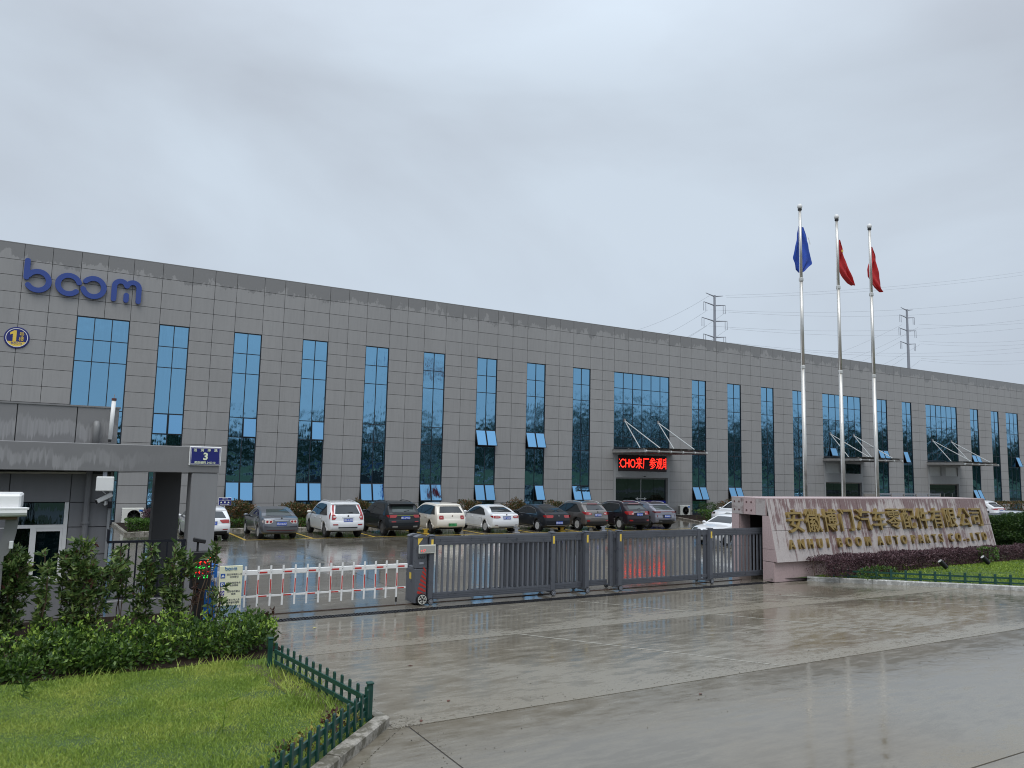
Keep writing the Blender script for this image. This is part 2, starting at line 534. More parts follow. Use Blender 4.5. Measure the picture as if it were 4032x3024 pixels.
GOLD = M('gold_lettering', (0.285, 0.20, 0.07), 0.45, metal=0.3, ns=9, na=0.3)
GATE = M('gate_grey', (0.094, 0.101, 0.118), 0.35, ns=5, na=0.2)
GATEL = M('gate_bar_grey', (0.125, 0.133, 0.153), 0.35)
BLACK = M('black_plastic', (0.012, 0.012, 0.013), 0.45)
BLACKM = M('black_metal', (0.012, 0.013, 0.02), 0.35)
RUST = M('rusty_rail', (0.055, 0.028, 0.018), 0.6, ns=12, na=0.4)
CAST = M('cast_iron', (0.018, 0.018, 0.02), 0.4)
LEDRED = M('led_red', (1.0, 0.022, 0.012), 0.5, emit=3.4)
LEDGRN = M('led_green', (0.03, 1.0, 0.12), 0.5, emit=1.6)
LEDDIM = M('led_dim_red', (0.9, 0.06, 0.05), 0.5, emit=0.9)
LEDBACK = M('led_matrix', (0.035, 0.006, 0.008), 0.6)
FENCEG = M('picket_green', (0.010, 0.055, 0.042), 0.4, ns=7, na=0.3)
def kerb_mat(name, base, stain):
    mt, nt, bs = _mat(name)
    a = noise(nt, pos(nt), 5.0, 5, 0.65)
    b = noise(nt, pos(nt), 24.0, 4, 0.6)
    c = mixc(nt, ramp(nt, a, [(0.44, 0.0), (0.56, 0.95)]), base, stain)
    c = mixc(nt, ramp(nt, b, [(0.45, 0.0), (0.7, 0.7)]), c, tuple(x * 0.45 for x in base))
    nt.links.new(c, bs.inputs['Base Color'])
    bs.inputs['Roughness'].default_value = 0.6
    bump(nt, bs, b, 0.5, 0.02)
    return mt
KERB = kerb_mat('kerb_concrete', (0.36, 0.335, 0.29), (0.10, 0.09, 0.062))
KERBW = kerb_mat('painted_kerb', (0.52, 0.52, 0.50), (0.30, 0.30, 0.28))
SOIL = M('wet_soil', (0.020, 0.013, 0.009), 0.9, ns=9, na=0.5, bs_=0.6, spec=0.15)
LAWN = M('lawn_base', (0.045, 0.085, 0.018), 0.9, ns=3, na=0.4)
ROADY = M('yellow_road_paint', (0.50, 0.33, 0.04), 0.4, ns=3, na=0.3)
GALV = M('galvanised_steel', (0.27, 0.285, 0.32), 0.5)
WIRE = M('cable_grey', (0.22, 0.23, 0.25), 0.6)
FLAGB = M('flag_blue', (0.02, 0.075, 0.42), 0.7, ns=4, na=0.2)
FLAGR = M('flag_red', (0.48, 0.018, 0.020), 0.7, ns=4, na=0.2)
BARK = M('bark', (0.10, 0.065, 0.04), 0.8, ns=14, na=0.4)
ACW = M('appliance_white', (0.66, 0.66, 0.60), 0.5, ns=4, na=0.08)
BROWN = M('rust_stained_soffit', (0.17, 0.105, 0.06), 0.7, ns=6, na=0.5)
GREYT = M('grey_trim', (0.20, 0.20, 0.20), 0.5)
DARKIN = M('dark_interior', (0.012, 0.012, 0.014), 0.8)
L_TALL = leaf_mat('tall_shrub_leaf', (0.020, 0.050, 0.015), (0.075, 0.135, 0.036), (0.22, 0.29, 0.085), brown=(0.085, 0.030, 0.022))
L_LOW = leaf_mat('low_hedge_leaf', (0.012, 0.032, 0.008), (0.045, 0.100, 0.016), (0.13, 0.215, 0.032), lo=0.6, hi=0.95)
L_TIP = leaf_mat('new_growth_leaf', (0.10, 0.19, 0.025), (0.20, 0.33, 0.04), (0.36, 0.48, 0.09))
L_DEAD = leaf_mat('withered_leaf', (0.030, 0.012, 0.010), (0.060, 0.024, 0.016), (0.12, 0.06, 0.035))
L_YEL = leaf_mat('yellowing_leaf', (0.06, 0.05, 0.012), (0.20, 0.17, 0.03), (0.42, 0.36, 0.08))
L_PURP = leaf_mat('purple_hedge_leaf', (0.035, 0.018, 0.024), (0.095, 0.052, 0.062), (0.18, 0.105, 0.115))
L_PHOT = leaf_mat('photinia_leaf', (0.020, 0.042, 0.012), (0.055, 0.075, 0.022), (0.20, 0.095, 0.045), lo=0.5, hi=0.85)
L_GRN = leaf_mat('green_hedge_leaf', (0.016, 0.042, 0.010), (0.048, 0.115, 0.018), (0.12, 0.22, 0.03))
L_DARK = leaf_mat('dark_shrub_leaf', (0.010, 0.028, 0.009), (0.030, 0.070, 0.018), (0.075, 0.13, 0.03))
L_TREE = leaf_mat('tree_leaf', (0.010, 0.026, 0.010), (0.022, 0.046, 0.016), (0.045, 0.075, 0.022))
GRASS = leaf_mat('grass_blade', (0.095, 0.175, 0.026), (0.225, 0.325, 0.048), (0.42, 0.46, 0.10), rough=0.6, pscale=1.1, pw=0.95)
GRASSR = leaf_mat('bright_grass_blade', (0.10, 0.17, 0.02), (0.20, 0.30, 0.035), (0.30, 0.40, 0.06), rough=0.6)

# ------------------------------------------------------------------ ground
D = 45.5                                        # distance of the factory front
MB().box(-400, 900, -300, 900, -0.5, -0.03).build('ground', BASEG)['kind'] = 'structure'
MB().box(-300, 600, -34, -14, -0.03, -0.012).build('road', ASPH)['kind'] = 'structure'

def slabs(root, xs, ys, mat, gap=0.014, skip=None):
    for i in range(len(xs) - 1):
        for j in range(len(ys) - 1):
            if skip and skip((xs[i] + xs[i + 1]) / 2, (ys[j] + ys[j + 1]) / 2): continue
            dz = random.uniform(-0.0015, 0.0015)
            MB().box(xs[i] + gap, xs[i + 1] - gap, ys[j] + gap, ys[j + 1] - gap, -0.02, dz).build('slab', mat, root)
ap = struct(MB().box(-13, 46, -8, 16.83, -0.028, -0.014).build('forecourt', JOINT))
slabs(ap, [-12.4, 0.05, 4.12, 26.5, 44], [-7, -2.9, 1.2, 5.3, 9.5], APRON, gap=0.013)
slabs(ap, [-12.4, 3.25, 26.5, 44], [9.5, 13.7, 16.83], APRON, gap=0.015)
SEAM = M('pale_joint_filler', (0.33, 0.315, 0.27), 0.45, ns=6, na=0.3)
for (x0, y0), (x1, y1) in (((8.3, 13.68), (11.2, 9.52)), ((13.7, 13.68), (16.6, 9.52)), ((19.2, 13.68), (24.6, 8.8)), ((11.7, 16.5), (13.6, 13.75)), ((16.0, 16.5), (18.9, 13.75))):
    d = Vector((x1 - x0, y1 - y0)).normalized(); nn_ = Vector((-d.y, d.x)) * 0.022
    struct(MB().add([(x0 - nn_.x, y0 - nn_.y, .0035), (x0 + nn_.x, y0 + nn_.y, .0035), (x1 + nn_.x, y1 + nn_.y, .0035), (x1 - nn_.x, y1 - nn_.y, .0035)], [(3, 2, 1, 0)]).build('joint_seam', SEAM))
yd = struct(MB().box(-14, 118, 17.15, 46.2, -0.028, -0.014).build('yard', JOINT))
slabs(yd, [-12 + 5.05 * k for k in range(15)], [17.16, 21.6, 26.1, 30.6, 35.0, 40.2, 45.4], YARD, gap=0.008)
struct(MB().box(63.8, 118, 17.2, 46.2, -0.02, -0.001).build('far_yard', YARD))
# strip along the gate: sleeper of concrete that carries rail and gutter
MB().box(2.6, 19.4, 17.13, 17.157, -0.02, 0.002).build('gutter_edge', KERB)['kind'] = 'structure'
tr = tag(MB().box(2.9, 18.9, 17.70, 17.75, 0.0, 0.016).build('gate_rail', RUST), 'rusty steel rail the sliding gate rolls along', 'rail')
dg_ = thing('drain_grate', 'long black cast iron gutter grate in front of the gate rail', 'drain', (11, 16.98, 0))
MB().box(3.3, 19.2, 16.842, 17.128, -0.018, -0.012).build('channel', DARKIN, dg_)
for k in range(16):
    x0 = 3.3 + k * 0.99
    q = MB()
    q.box(x0 + 0.004, x0 + 0.986, 16.845, 16.868, -0.011, 0.006).box(x0 + 0.004, x0 + 0.986, 17.102, 17.125, -0.011, 0.006)
    q.box(x0 + 0.004, x0 + 0.986, 16.978, 16.992, -0.011, 0.004)
    for r in range(14):
        a = x0 + 0.02 + r * 0.07
        q.box(a, a + 0.024, 16.868, 17.102, -0.0105, 0.005)
    stuff(q.build('grate_panel', CAST, dg_))
# parking bay lines
for k in range(9):
    x = 7.25 + 2.95 * k
    struct(MB().box(x - 0.06, x + 0.06, 35.12, 40.0, 0.0025, 0.0045).build('bay_marking', ROADY))
struct(MB().box(7.19, 33.2, 35.0, 35.118, 0.0025, 0.0045).build('bay_marking', ROADY))

# ------------------------------------------------------------------ factory building
fb = thing('factory_building', 'long grey panel clad factory with tall narrow blue windows behind the car park', 'building', (45, D, 0))
HEAD, TOP = 10.77, 14.14
ROWS = [0.0, 1.08, 2.02, 2.69, 3.40, 4.29, 5.13, 6.13, 6.96, 7.84, 8.57, 9.31, 10.02, HEAD, 11.64, 12.49, 13.30, TOP]
WIN = [(0.27, 2.75, 3)]
WIN += [(4.19 + 3.925 * k, 5.73 + 3.925 * k, 2) for k in range(8)]
WIN += [(35.40, 40.83, 6), (43.20, 44.72, 2), (47.13, 48.67, 2), (51.07, 52.62, 2), (55.03, 56.56, 2), (59.0, 64.44, 6),
        (66.88, 68.40, 2), (70.78, 72.32, 2), (74.70, 80.15, 6), (82.60, 84.14, 2), (86.62, 88.12, 2), (89.60, 92.08, 3)]
WIDE = (9, 14, 17)
XB, ISW = [], []
x = -8.53
while x < 0.2:
    XB.append(x); ISW.append(None); x += 1.25
if XB[-1] > -0.5: XB.pop(); ISW.pop()
for i, (a, b, n) in enumerate(WIN):
    k = 4 if n == 6 else (2 if n == 3 else 1)
    for j in range(k):
        XB.append(a + (b - a) * j / k); ISW.append(i)
    c = WIN[i + 1][0] if i + 1 < len(WIN) else 102.0
    if c - b > 1.8 and i + 1 < len(WIN):
        XB += [b, (b + c) / 2]; ISW += [None, None]
    elif i + 1 < len(WIN):
        XB.append(b); ISW.append(None)
    else:
        q = b
        while q < 101.0:
            XB.append(q); ISW.append(None); q += 1.25
XB.append(102.0)
core = MB()
cells = []
for i in range(len(XB) - 1):
    for j in range(len(ROWS) - 1):
        if ISW[i] is not None and ROWS[j] < HEAD - 0.01:
            continue
        x0, x1, z0, z1 = XB[i], XB[i + 1], ROWS[j], ROWS[j + 1]
        core.add([(x0, D + 0.05, z0), (x1, D + 0.05, z0), (x1, D + 0.05, z1), (x0, D + 0.05, z1)], [(0, 1, 2, 3)])
        cells.append((x0, x1, z0, z1))
# body of the building behind the front, roof edge and flank
core.box(XB[0], XB[-1], D + 0.9, D + 60, 0, TOP - 0.45)
core.box(XB[0], XB[-1], D + 0.06, D + 0.35, TOP - 0.9, TOP - 0.004)
core.box(XB[0] - 0.3, XB[0], D + 0.06, D + 60, 0, TOP - 0.004)
core.box(XB[-1], XB[-1] + 0.3, D + 0.06, D + 60, 0, TOP - 0.004)
core.build('wall', [JOINT], fb)
struct_c = MB().box(XB[0] - 0.3, XB[-1] + 0.3, D + 0.01, D + 0.42, TOP, TOP + 0.045).build('coping', PANEL, fb)
# the 300 boards that show largest are parts, the rest one part
cells.sort(key=lambda c: abs(c[0] + c[1] + 2.0))
cells.sort(key=lambda c: max(0.0, c[0]) + (200 if c[1] < -3.4 else 0) + (60 if c[3] < 1.1 else 0))
G_ = 0.011
for n, (x0, x1, z0, z1) in enumerate(cells[:300]):
    dy = random.uniform(-0.002, 0.002)
    MB().box(x0 + G_, x1 - G_, D + dy, D + 0.05, z0 + G_, z1 - G_).build('panel', PANEL, fb)
rest = MB()
for (x0, x1, z0, z1) in cells[300:]:
    rest.box(x0 + G_, x1 - G_, D + random.uniform(-0.002, 0.002), D + 0.05, z0 + G_, z1 - G_)
stuff(rest.build('panel_field', PANEL, fb))

def pane(par, x0, x1, z0, z1, y, mat=None, tilt=0.0, name='pane'):
    """one glazed light; tilt opens it as a top hung sash"""
    w, hgt = x1 - x0, z1 - z0
    q = MB()
    q.box(-w / 2, w / 2, -0.008, 0.008, -hgt, 0.0, 0)
    ms = [mat or GLASS]
    if tilt:
        f = 0.028
        q.box(-w / 2 - 0.004, -w / 2 + f, -0.02, 0.03, -hgt - 0.004, 0.004, 1).box(w / 2 - f, w / 2 + 0.004, -0.02, 0.03, -hgt - 0.004, 0.004, 1)
        q.box(-w / 2 + f, w / 2 - f, -0.012, 0.03, -f, 0.004, 1).box(-w / 2 + f, w / 2 - f, -0.012, 0.03, -hgt - 0.004, -hgt + f, 1)
        ms.append(MULL)
    o = q.build(name, ms)
    o.location = ((x0 + x1) / 2, y, z1)
    j = math.radians(0.30)
    o.rotation_euler = (-math.radians(tilt) + random.uniform(-j, j), 0, random.uniform(-j, j))
    attach(o, par)
    return o
UP = {2: (1,), 3: (1,), 6: (0, 1), 7: (0, 1), 14: (1,), 15: (0, 1), 16: (0,), 18: (0, 1), 20: (2,)}
UPT = {1: 0, 2: 5, 3: 6, 6: 19, 7: 19, 14: 19, 15: 20, 16: 18, 18: 20, 20: 19}
LOW = {2: (0, 1), 3: (0, 1), 4: (0, 1), 5: (0, 1), 6: (0, 1), 7: (1,), 8: (0, 1), 10: (0, 1), 11: (0, 1), 18: (0, 1)}
LOWT = {2: 12, 3: 12, 4: 14, 5: 14, 6: 17, 7: 20, 8: 20, 10: 23, 11: 23, 18: 22}
GY = D + 0.075
for i, (a, b, n) in enumerate(WIN):
    zl = 5.12 if i in WIDE else 0.18
    zs = [HEAD, 9.57, 8.42, 5.90, 5.12] if i in WIDE else [HEAD, 9.57, 8.42, 5.90, 4.78, 2.27, 1.17, zl]
    fr = MB()
    t = 0.022
    for k in range(n + 1):
        x = a + (b - a) * k / n
        e = 0.045 if k in (0, n) else t
        xx0, xx1 = (a, a + e) if k == 0 else ((b - e, b) if k == n else (x - t, x + t))
        fr.box(xx0, xx1, GY - 0.03, GY + 0.06, zl, HEAD)
    for k, z in enumerate(zs):
        z0, z1 = (z - 0.05, z) if k == 0 else ((z, z + 0.05) if k == len(zs) - 1 else (z - t, z + t))
        for c in range(n):
            xx0 = a + (b - a) * c / n + (0.045 if c == 0 else t)
            xx1 = a + (b - a) * (c + 1) / n - (0.045 if c == n - 1 else t)
            fr.box(xx0, xx1, GY - 0.026, GY + 0.055, z0, z1)
    # reveals
    fr.box(a - 0.03, a, D + 0.004, D + 0.9, zl, HEAD).box(b, b + 0.03, D + 0.004, D + 0.9, zl, HEAD)
    fr.box(a, b, D + 0.052, D + 0.9, HEAD, HEAD + 0.02)
    fr.box(a, b, D + 0.004, D + 0.9, zl - 0.16, zl)
    fr.box(a, b, D + 0.5, D + 0.52, zl, HEAD)
    w = fr.build('window', MULL, fb)
    for c in range(n):
        x0 = a + (b - a) * c / n + t
        x1 = a + (b - a) * (c + 1) / n - t
        for k in range(len(zs) - 1):
            z1, z0 = zs[k] - t, zs[k + 1] + t
            if i in WIDE:
                op = k == 3 and i == 14 and c == 1
                tilt = 19 if op else 0
                if k == 2 and c in (1, 4):
                    pane(w, x0, x1, 7.62, z1, GY)
                    pane(w, x0, x1, z0, 7.58, GY)
                    continue
            else:
                tilt = 0
                if k == 3 and c in UP.get(i, ()): tilt = UPT[i]
                if k == 5 and c in LOW.get(i, ()): tilt = LOWT[i]
            if i == 1 and k == 3: tilt = 3
            if tilt: pane(w, x0 + 0.004, x1 - 0.004, z0, z1, GY - 0.045, SASHG, tilt, 'open_sash')
            else: pane(w, x0, x1, z0, z1, GY)

# entrances under the three wide windows
def strokes_boom(q, s, x0, z0, dy0, depth_y1, mi=0, t=0.26):
    seq = [0]
    """the rounded word mark: letters drawn as constant-width strokes. unit letter height about 1.24 (ring) ; s scales"""
    def stroke(pts):
        pts = [Vector((p[0], p[1])) for p in pts]
        L_, R_ = [], []
        h_ = t / 2
        for i, p in enumerate(pts):
            d = (pts[min(i + 1, len(pts) - 1)] - pts[max(i - 1, 0)]).normalized()
            nrm = Vector((-d.y, d.x))
            L_.append(p + nrm * h_); R_.append(p - nrm * h_)
        d0 = (pts[0] - pts[1]).normalized(); d1 = (pts[-1] - pts[-2]).normalized()
        def cap(c, d):
            a0 = math.atan2(d.y, d.x)
            return [c + Vector((math.cos(a0 + u), math.sin(a0 + u))) * h_ * 0.98 for u in (1.1, 0.55, 0.0, -0.55, -1.1)]
        n = len(pts)
        seq[0] += 1
        depth_y0 = dy0 - 0.0017 * (seq[0] % 4)
        P = [(x0 + p.x * s, z0 + p.y * s) for p in L_ + R_]
        vs = [(a, depth_y0, b) for a, b in P] + [(a, depth_y1, b) for a, b in P]
        m_ = 2 * n
        fs = []
        for i in range(n - 1):
            fs += [(i, n + i, n + i + 1, i + 1), (m_ + i, m_ + i + 1, m_ + n + i + 1, m_ + n + i),
                   (i, i + 1, m_ + i + 1, m_ + i), (n + i, m_ + n + i, m_ + n + i + 1, n + i + 1)]
        q.add(vs, fs, mi)
        for c, d, l, r in ((pts[0], d0, R_[0], L_[0]), (pts[-1], d1, L_[-1], R_[-1])):
            ar = [l] + cap(c, d) + [r]
            A_ = [(x0 + p.x * s, z0 + p.y * s) for p in ar]
            k = len(A_)
            q.add([(a, depth_y0, b) for a, b in A_] + [(a, depth_y1, b) for a, b in A_],
                  [tuple(range(k)), tuple(range(2 * k - 1, k - 1, -1))] + [(i, k + i, k + i + 1, i + 1) for i in range(k - 1)], mi)

    def arc(cx, cz, r, a0, a1, n=22):
        return [(cx + r * math.cos(math.radians(a0 + (a1 - a0) * i / n)), cz + r * math.sin(math.radians(a0 + (a1 - a0) * i / n))) for i in range(n + 1)]
    R = 0.49
    return {
        'b': lambda: (stroke([(0.13, 1.62), (0.13, 1.2), (0.13, 0.86), (0.13, 0.74)]), stroke(arc(0.64, 0.62, R, 148, -148))),
        'o': lambda: stroke(arc(2.03, 0.62, R, 18, 318)),
        'O': lambda: stroke(arc(3.18, 0.62, R, 142, -166)),
        'm': lambda: (stroke([(4.16, 0.13), (4.16, 0.6)] + arc(4.46, 0.85, 0.30, 180, 12, 12)), stroke(arc(5.06, 0.85, 0.30, 168, 0, 12) + [(5.36, 0.6), (5.36, 0.13)]), stroke([(4.76, 0.13), (4.76, 0.42)])),
    }
def boom_flat(name, width, loc, mat, parent=None, depth=0.004):
    q = MB()
    s = width / 5.5
    fn = strokes_boom(q, s, 0, 0, 0, depth)
    for k in 'boOm': fn[k]()
    o = q.build(name, mat)
    o.location = loc
    if parent is not None: attach(o, parent)
    return o

for wi, (i, kind) in enumerate(zip(WIDE, 'led blind door'.split())):
    a, b, n = WIN[i]
    zt = 4.95
    dz = 2.90 if kind == 'led' else 2.82
    da, db = a + 0.20, b - 0.16
    q = MB()
    q.box(a, da, D - 0.02, D + 0.9, 0, zt).box(db, b, D - 0.02, D + 0.9, 0, zt)
    if kind == 'led':
        q.box(da, db, D - 0.02, D + 0.9, dz, zt)
    else:
        q.box(da, db, D - 0.02, D + 0.9, dz, 3.62).box(da, db, D - 0.02, D + 0.9, 4.5, zt)
        mid = (a + b) / 2
        q.box(da, a + 0.27, D - 0.02, D + 0.9, 3.62, 4.5).box(mid - 0.42, mid + 0.3, D - 0.02, D + 0.9, 3.62, 4.5).box(b - 0.24, db, D - 0.02, D + 0.9, 3.62, 4.5)
        for s_, (u0, u1) in enumerate(((a + 0.27, mid - 0.42), (mid + 0.3, b - 0.24))):
            MB().box(u0, u1, D + 0.10, D + 0.14, 3.62, 4.5).build('fanlight', STEELW if (kind == 'door' or s_ == 0) else GHG, fb)
    q.build('entrance_portal', PORTAL, fb)
    fr = MB()
    fr.box(da, da + 0.06, D + 0.16, D + 0.24, 0, dz).box(db - 0.06, db, D + 0.16, D + 0.24, 0, dz).box(da + 0.06, db - 0.06, D + 0.16, D + 0.24, dz - 0.1, dz)
    mid = (da + db) / 2
    dr = fr.build('entrance_door', STEELD if kind != 'led' else GREYT, fb)
    nl = 4
    for k in range(nl):
        u0 = da + 0.06 + (db - da - 0.12) * k / nl
        u1 = da + 0.06 + (db - da - 0.12) * (k + 1) / nl
        o = MB().box(u0 + 0.01, u1 - 0.01, D + 0.19, D + 0.21, 0.03, dz - 0.1 if kind != 'door' else 2.3).build('door_leaf', DOORG, dr)
    if kind == 'door':
        MB().box(da + 0.06, db - 0.06, D + 0.19, D + 0.21, 2.34, dz - 0.1).build('transom', DOORG, dr)
        for u in (mid - 0.55, mid + 0.08, mid + 1.5):
            MB().tube((u, D + 0.12, 0.9), (u, D + 0.12, 1.9), 0.022).build('handle', INOX, dr)
    else:
        MB().box(mid - 0.02, mid + 0.02, D + 0.165, D + 0.186, 0, dz - 0.1).build('centre_post', STEELW, dr)
    if kind == 'led':
        band = MB().box(da + 0.07, db - 0.07, D + 0.178, D + 0.187, 0.98, 1.18).build('door_band', M('band_blue', (0.01, 0.02, 0.33), 0.4), dr)
        for k in range(10):
            u = da + 0.16 + k * (db - da - 0.35) / 10
            o = boom_flat('lettering', 0.30, (u, D + 0.172, 1.035), WHITE, dr)
        q = MB()
        q.box(mid - 0.30, mid + 0.30, D + 0.150, D + 0.156, 1.30, 1.36)
        for sgn in (-1, 1):
            q.add([(mid + sgn * 0.55, D + 0.150, 1.33), (mid + sgn * 0.30, D + 0.150, 1.44), (mid + sgn * 0.30, D + 0.150, 1.22)], [(0, 1, 2)])
        q.build('sliding_arrow', STEELW, dr)
        MB().bbox(mid + 0.10, mid + 0.28, D - 0.07, D - 0.021, 2.98, 3.04).build('door_sensor', BLACK, fb)
    # steel and glass canopy hung on rods
    yf = 41.75
    x0, x1 = a - 0.15, b + 0.25
    cn = MB()
    xs_ = [x0 + 0.05 + (x1 - x0 - 0.1) * k / 5 for k in range(6)]
    for x in xs_:
        cn.box(x - 0.045, x + 0.045, yf + 0.12, D - 0.002, 4.93, 4.95).box(x - 0.012, x + 0.012, yf + 0.12, D - 0.002, 4.74, 4.93).box(x - 0.045, x + 0.045, yf + 0.12, D - 0.002, 4.72, 4.74)
    can = cn.build('canopy', CANOPY, fb)
    MB().tube((x0 + 0.02, yf, 4.80), (x1 + 0.06, yf, 4.80), 0.065, n=10).build('front_tube', CANOPY, can)
    MB().tube((x0 + 0.02, yf + 1.9, 4.98), (x1 + 0.02, yf + 1.9, 4.98), 0.035, n=8).build('purlin', STEELD, can)
    MB().tube((x0 + 0.02, yf + 0.22, 4.985), (x1 + 0.02, yf + 0.22, 4.985), 0.035, n=8).build('purlin', STEELD, can)
    q = MB()
    for x in xs_:
        q.lathe([(0.0, -0.06), (0.095, -0.055), (0.095, 0.055), (0.0, 0.06)], (x, yf, 4.80), 'x', 12)
    stuff(q.build('tube_clamp', STEELW, can))
    for k in range(5):
        MB().box(xs_[k] + 0.015, xs_[k + 1] - 0.015, yf - 0.12, D - 0.05, 5.03, 5.045).build('canopy_pane', glass_mat('canopy_glass', (0.25, 0.30, 0.32)) if (wi, k) == (0, 0) else bpy.data.materials['canopy_glass'], can)
    for u in (1.02, 4.30):
        for (xx, yy) in ((a + u, yf + 1.95), (a + u + 0.35, yf + 0.2)):
            MB().tube((a + u, D + 0.02, 7.14), (xx, yy, 5.05), 0.038, n=8).build('tie_rod', STEELW, can)
        MB().bbox(a + u - 0.09, a + u + 0.09, D - 0.04, D + 0.06, 7.02, 7.28, 0.02).build('anchor_plate', GREYT, can)

led = thing('led_display', 'red scrolling led message board above the main glass entrance', 'sign', (38.1, D - 0.02, 4.0))
MB().box(35.80, 40.49, D - 0.06, D - 0.022, 3.38, 4.58).build('frame', BLACK, led)
MB().box(35.86, 40.43, D - 0.064, D - 0.0605, 3.43, 4.54).build('matrix', LEDBACK, led)
me = text_mesh('ECHO来厂参观审', 0.92, 0.0, 0.0, sx=0.80).copy()
bm = bmesh.new(); bm.from_mesh(me)
# the message scrolls: both end characters are cut by the edge of the board
xs_ = [v.co.x for v in bm.verts]
sc_ = 5.06 / (max(xs_) - min(xs_))
cx_ = (max(xs_) + min(xs_)) / 2
for v in bm.verts: v.co.x = (v.co.x - cx_) * sc_ + 0.02
for xx, sg in ((-2.285, -1), (2.285, 1)):
    bmesh.ops.bisect_plane(bm, geom=bm.verts[:] + bm.edges[:] + bm.faces[:], plane_co=(xx, 0, 0), plane_no=(sg, 0, 0), clear_outer=True)
bm.to_mesh(me); bm.free()
me.materials.clear(); me.materials.append(LEDRED)
o = put('lettering', me)
o.location = (38.145, D - 0.072, 3.93); o.rotation_euler = (math.pi / 2, 0, 0)
attach(o, led)

# wall signs
lg = thing('company_logo', 'big blue rounded boom letters fixed high on the grey facade', 'sign', (0.5, D, 12.3))
for ch in 'boOm':
    q = MB()
    strokes_boom(q, 0.985, -2.23, 11.70, D - 0.17, D - 0.03, t=0.262)[ch]()
    q.build('letter', BLUEL, lg)
rs = thing('round_sign', 'round blue and yellow number 1 building sign on the facade', 'sign', (-2.27, D, 9.32))
MB().lathe([(0.0, -0.05), (0.53, -0.045), (0.55, 0.0), (0.0, 0.0)], (-2.27, D - 0.005, 9.32), 'y', 40).build('disc', SIGNB, rs)
q = MB()
n = 40
ring = [(math.cos(2 * math.pi * k / n), math.sin(2 * math.pi * k / n)) for k in range(n)]
q.add([(-2.27 + 0.475 * c, D - 0.0595, 9.32 + 0.475 * s) for c, s in ring] + [(-2.27 + 0.445 * c, D - 0.0595, 9.32 + 0.445 * s) for c, s in ring],
      [(k, (k + 1) % n, n + (k + 1) % n, n + k) for k in range(n)])
q.build('rim_line', WHITE, rs)
q = MB()
pts = [(-2.27 + 0.44 * math.cos(math.radians(t)), 9.32 + 0.44 * math.sin(math.radians(t))) for t in range(207, 334, 6)]
q.add([(x, D - 0.0590, z) for x, z in pts], [tuple(range(len(pts)))])
q.build('name_band', YELL, rs)
MB().extrude([(-2.44, 9.14), (-2.29, 9.14), (-2.29, 9.68), (-2.40, 9.68), (-2.56, 9.57), (-2.56, 9.45), (-2.44, 9.51)], D - 0.0615, D - 0.0575).build('numeral', YELL, rs)
text('号', 0.24, (-2.07, D - 0.060, 9.50), YELL, rs, center=True)
text('楼', 0.24, (-2.07, D - 0.060, 9.27), YELL, rs, center=True)
boom_flat('lettering', 0.46, (-2.50, D - 0.0625, 8.98), BLUEL, rs)

# pylons and wires far behind the factory
def pylon(X, top, label):
    Y = 262.0
    t = thing('transmission_tower', label, 'power mast', (X, Y, 0), 'steel power masts behind the factory')
    MB().tube((X, Y, 0), (X, Y, top), 1.25, 0.55, 10).build('mast', GALV, t)
    for dz, w, ins in ((0.0, 5.6, False), (-4.4, 7.0, True), (-12.0, 8.2, True), (-19.8, 7.2, True)):
        for s in (-1, 1):
            z = top + dz
            MB().tube((X + s * 0.4, Y, z - 0.5), (X + s * w, Y, z + 0.45), 0.34, 0.16, 6).build('cross_arm', GALV, t)
            if ins:
                for e in (0.0, 1.35):
                    MB().tube((X + s * (w - e), Y, z + 0.3), (X + s * (w - e), Y, z - 3.8), 0.12, 0.15, 5).build('insulator', GALV, t)
    return t
pylon(263.4, 87.9, 'steel power mast rising over the roof between facade and first flagpole')
pylon(415.4, 100.2, 'steel power mast rising over the roof right of the third flagpole')
WL = []
for side, arms in (('right from the left mast', ('topmost', 'second topmost', 'third topmost', 'fourth topmost', 'fifth topmost', 'sixth topmost', 'seventh topmost', 'lowest')),):
    WL += ['%s power cable running %s' % (a, side) for a in arms]
WL += ['upper cable leaving the middle arm of the right mast', 'lower cable leaving the middle arm of the right mast', 'cable leaving the upper arm of the right mast', 'upper cable leaving the lowest arm of the right mast', 'lower cable leaving the lowest arm of the right mast']
WL += ['%s power cable falling left from the left mast' % a for a in ('topmost', 'second topmost', 'lowest', 'third topmost', 'fourth topmost')]
WL += ['%s power cable falling left from the right mast' % a for a in ('topmost', 'second topmost', 'third topmost', 'fourth topmost', 'fifth topmost', 'lowest')]
def wire(p, q, sag=2.0):
    n = 14
    pts = []
    for k in range(n + 1):
        t = k / n
        v = Vector(p).lerp(Vector(q), t)
        v.z -= sag * 4 * t * (1 - t)
        pts.append(v)
    o = MB().path(pts, 0.04, 4).build('power_line', WIRE)
    tag(o, WL.pop(0), 'cable', 'power cables across the sky')
r7 = lambda x, y: (2600 + x * .6474, 1100 + y * .6474)
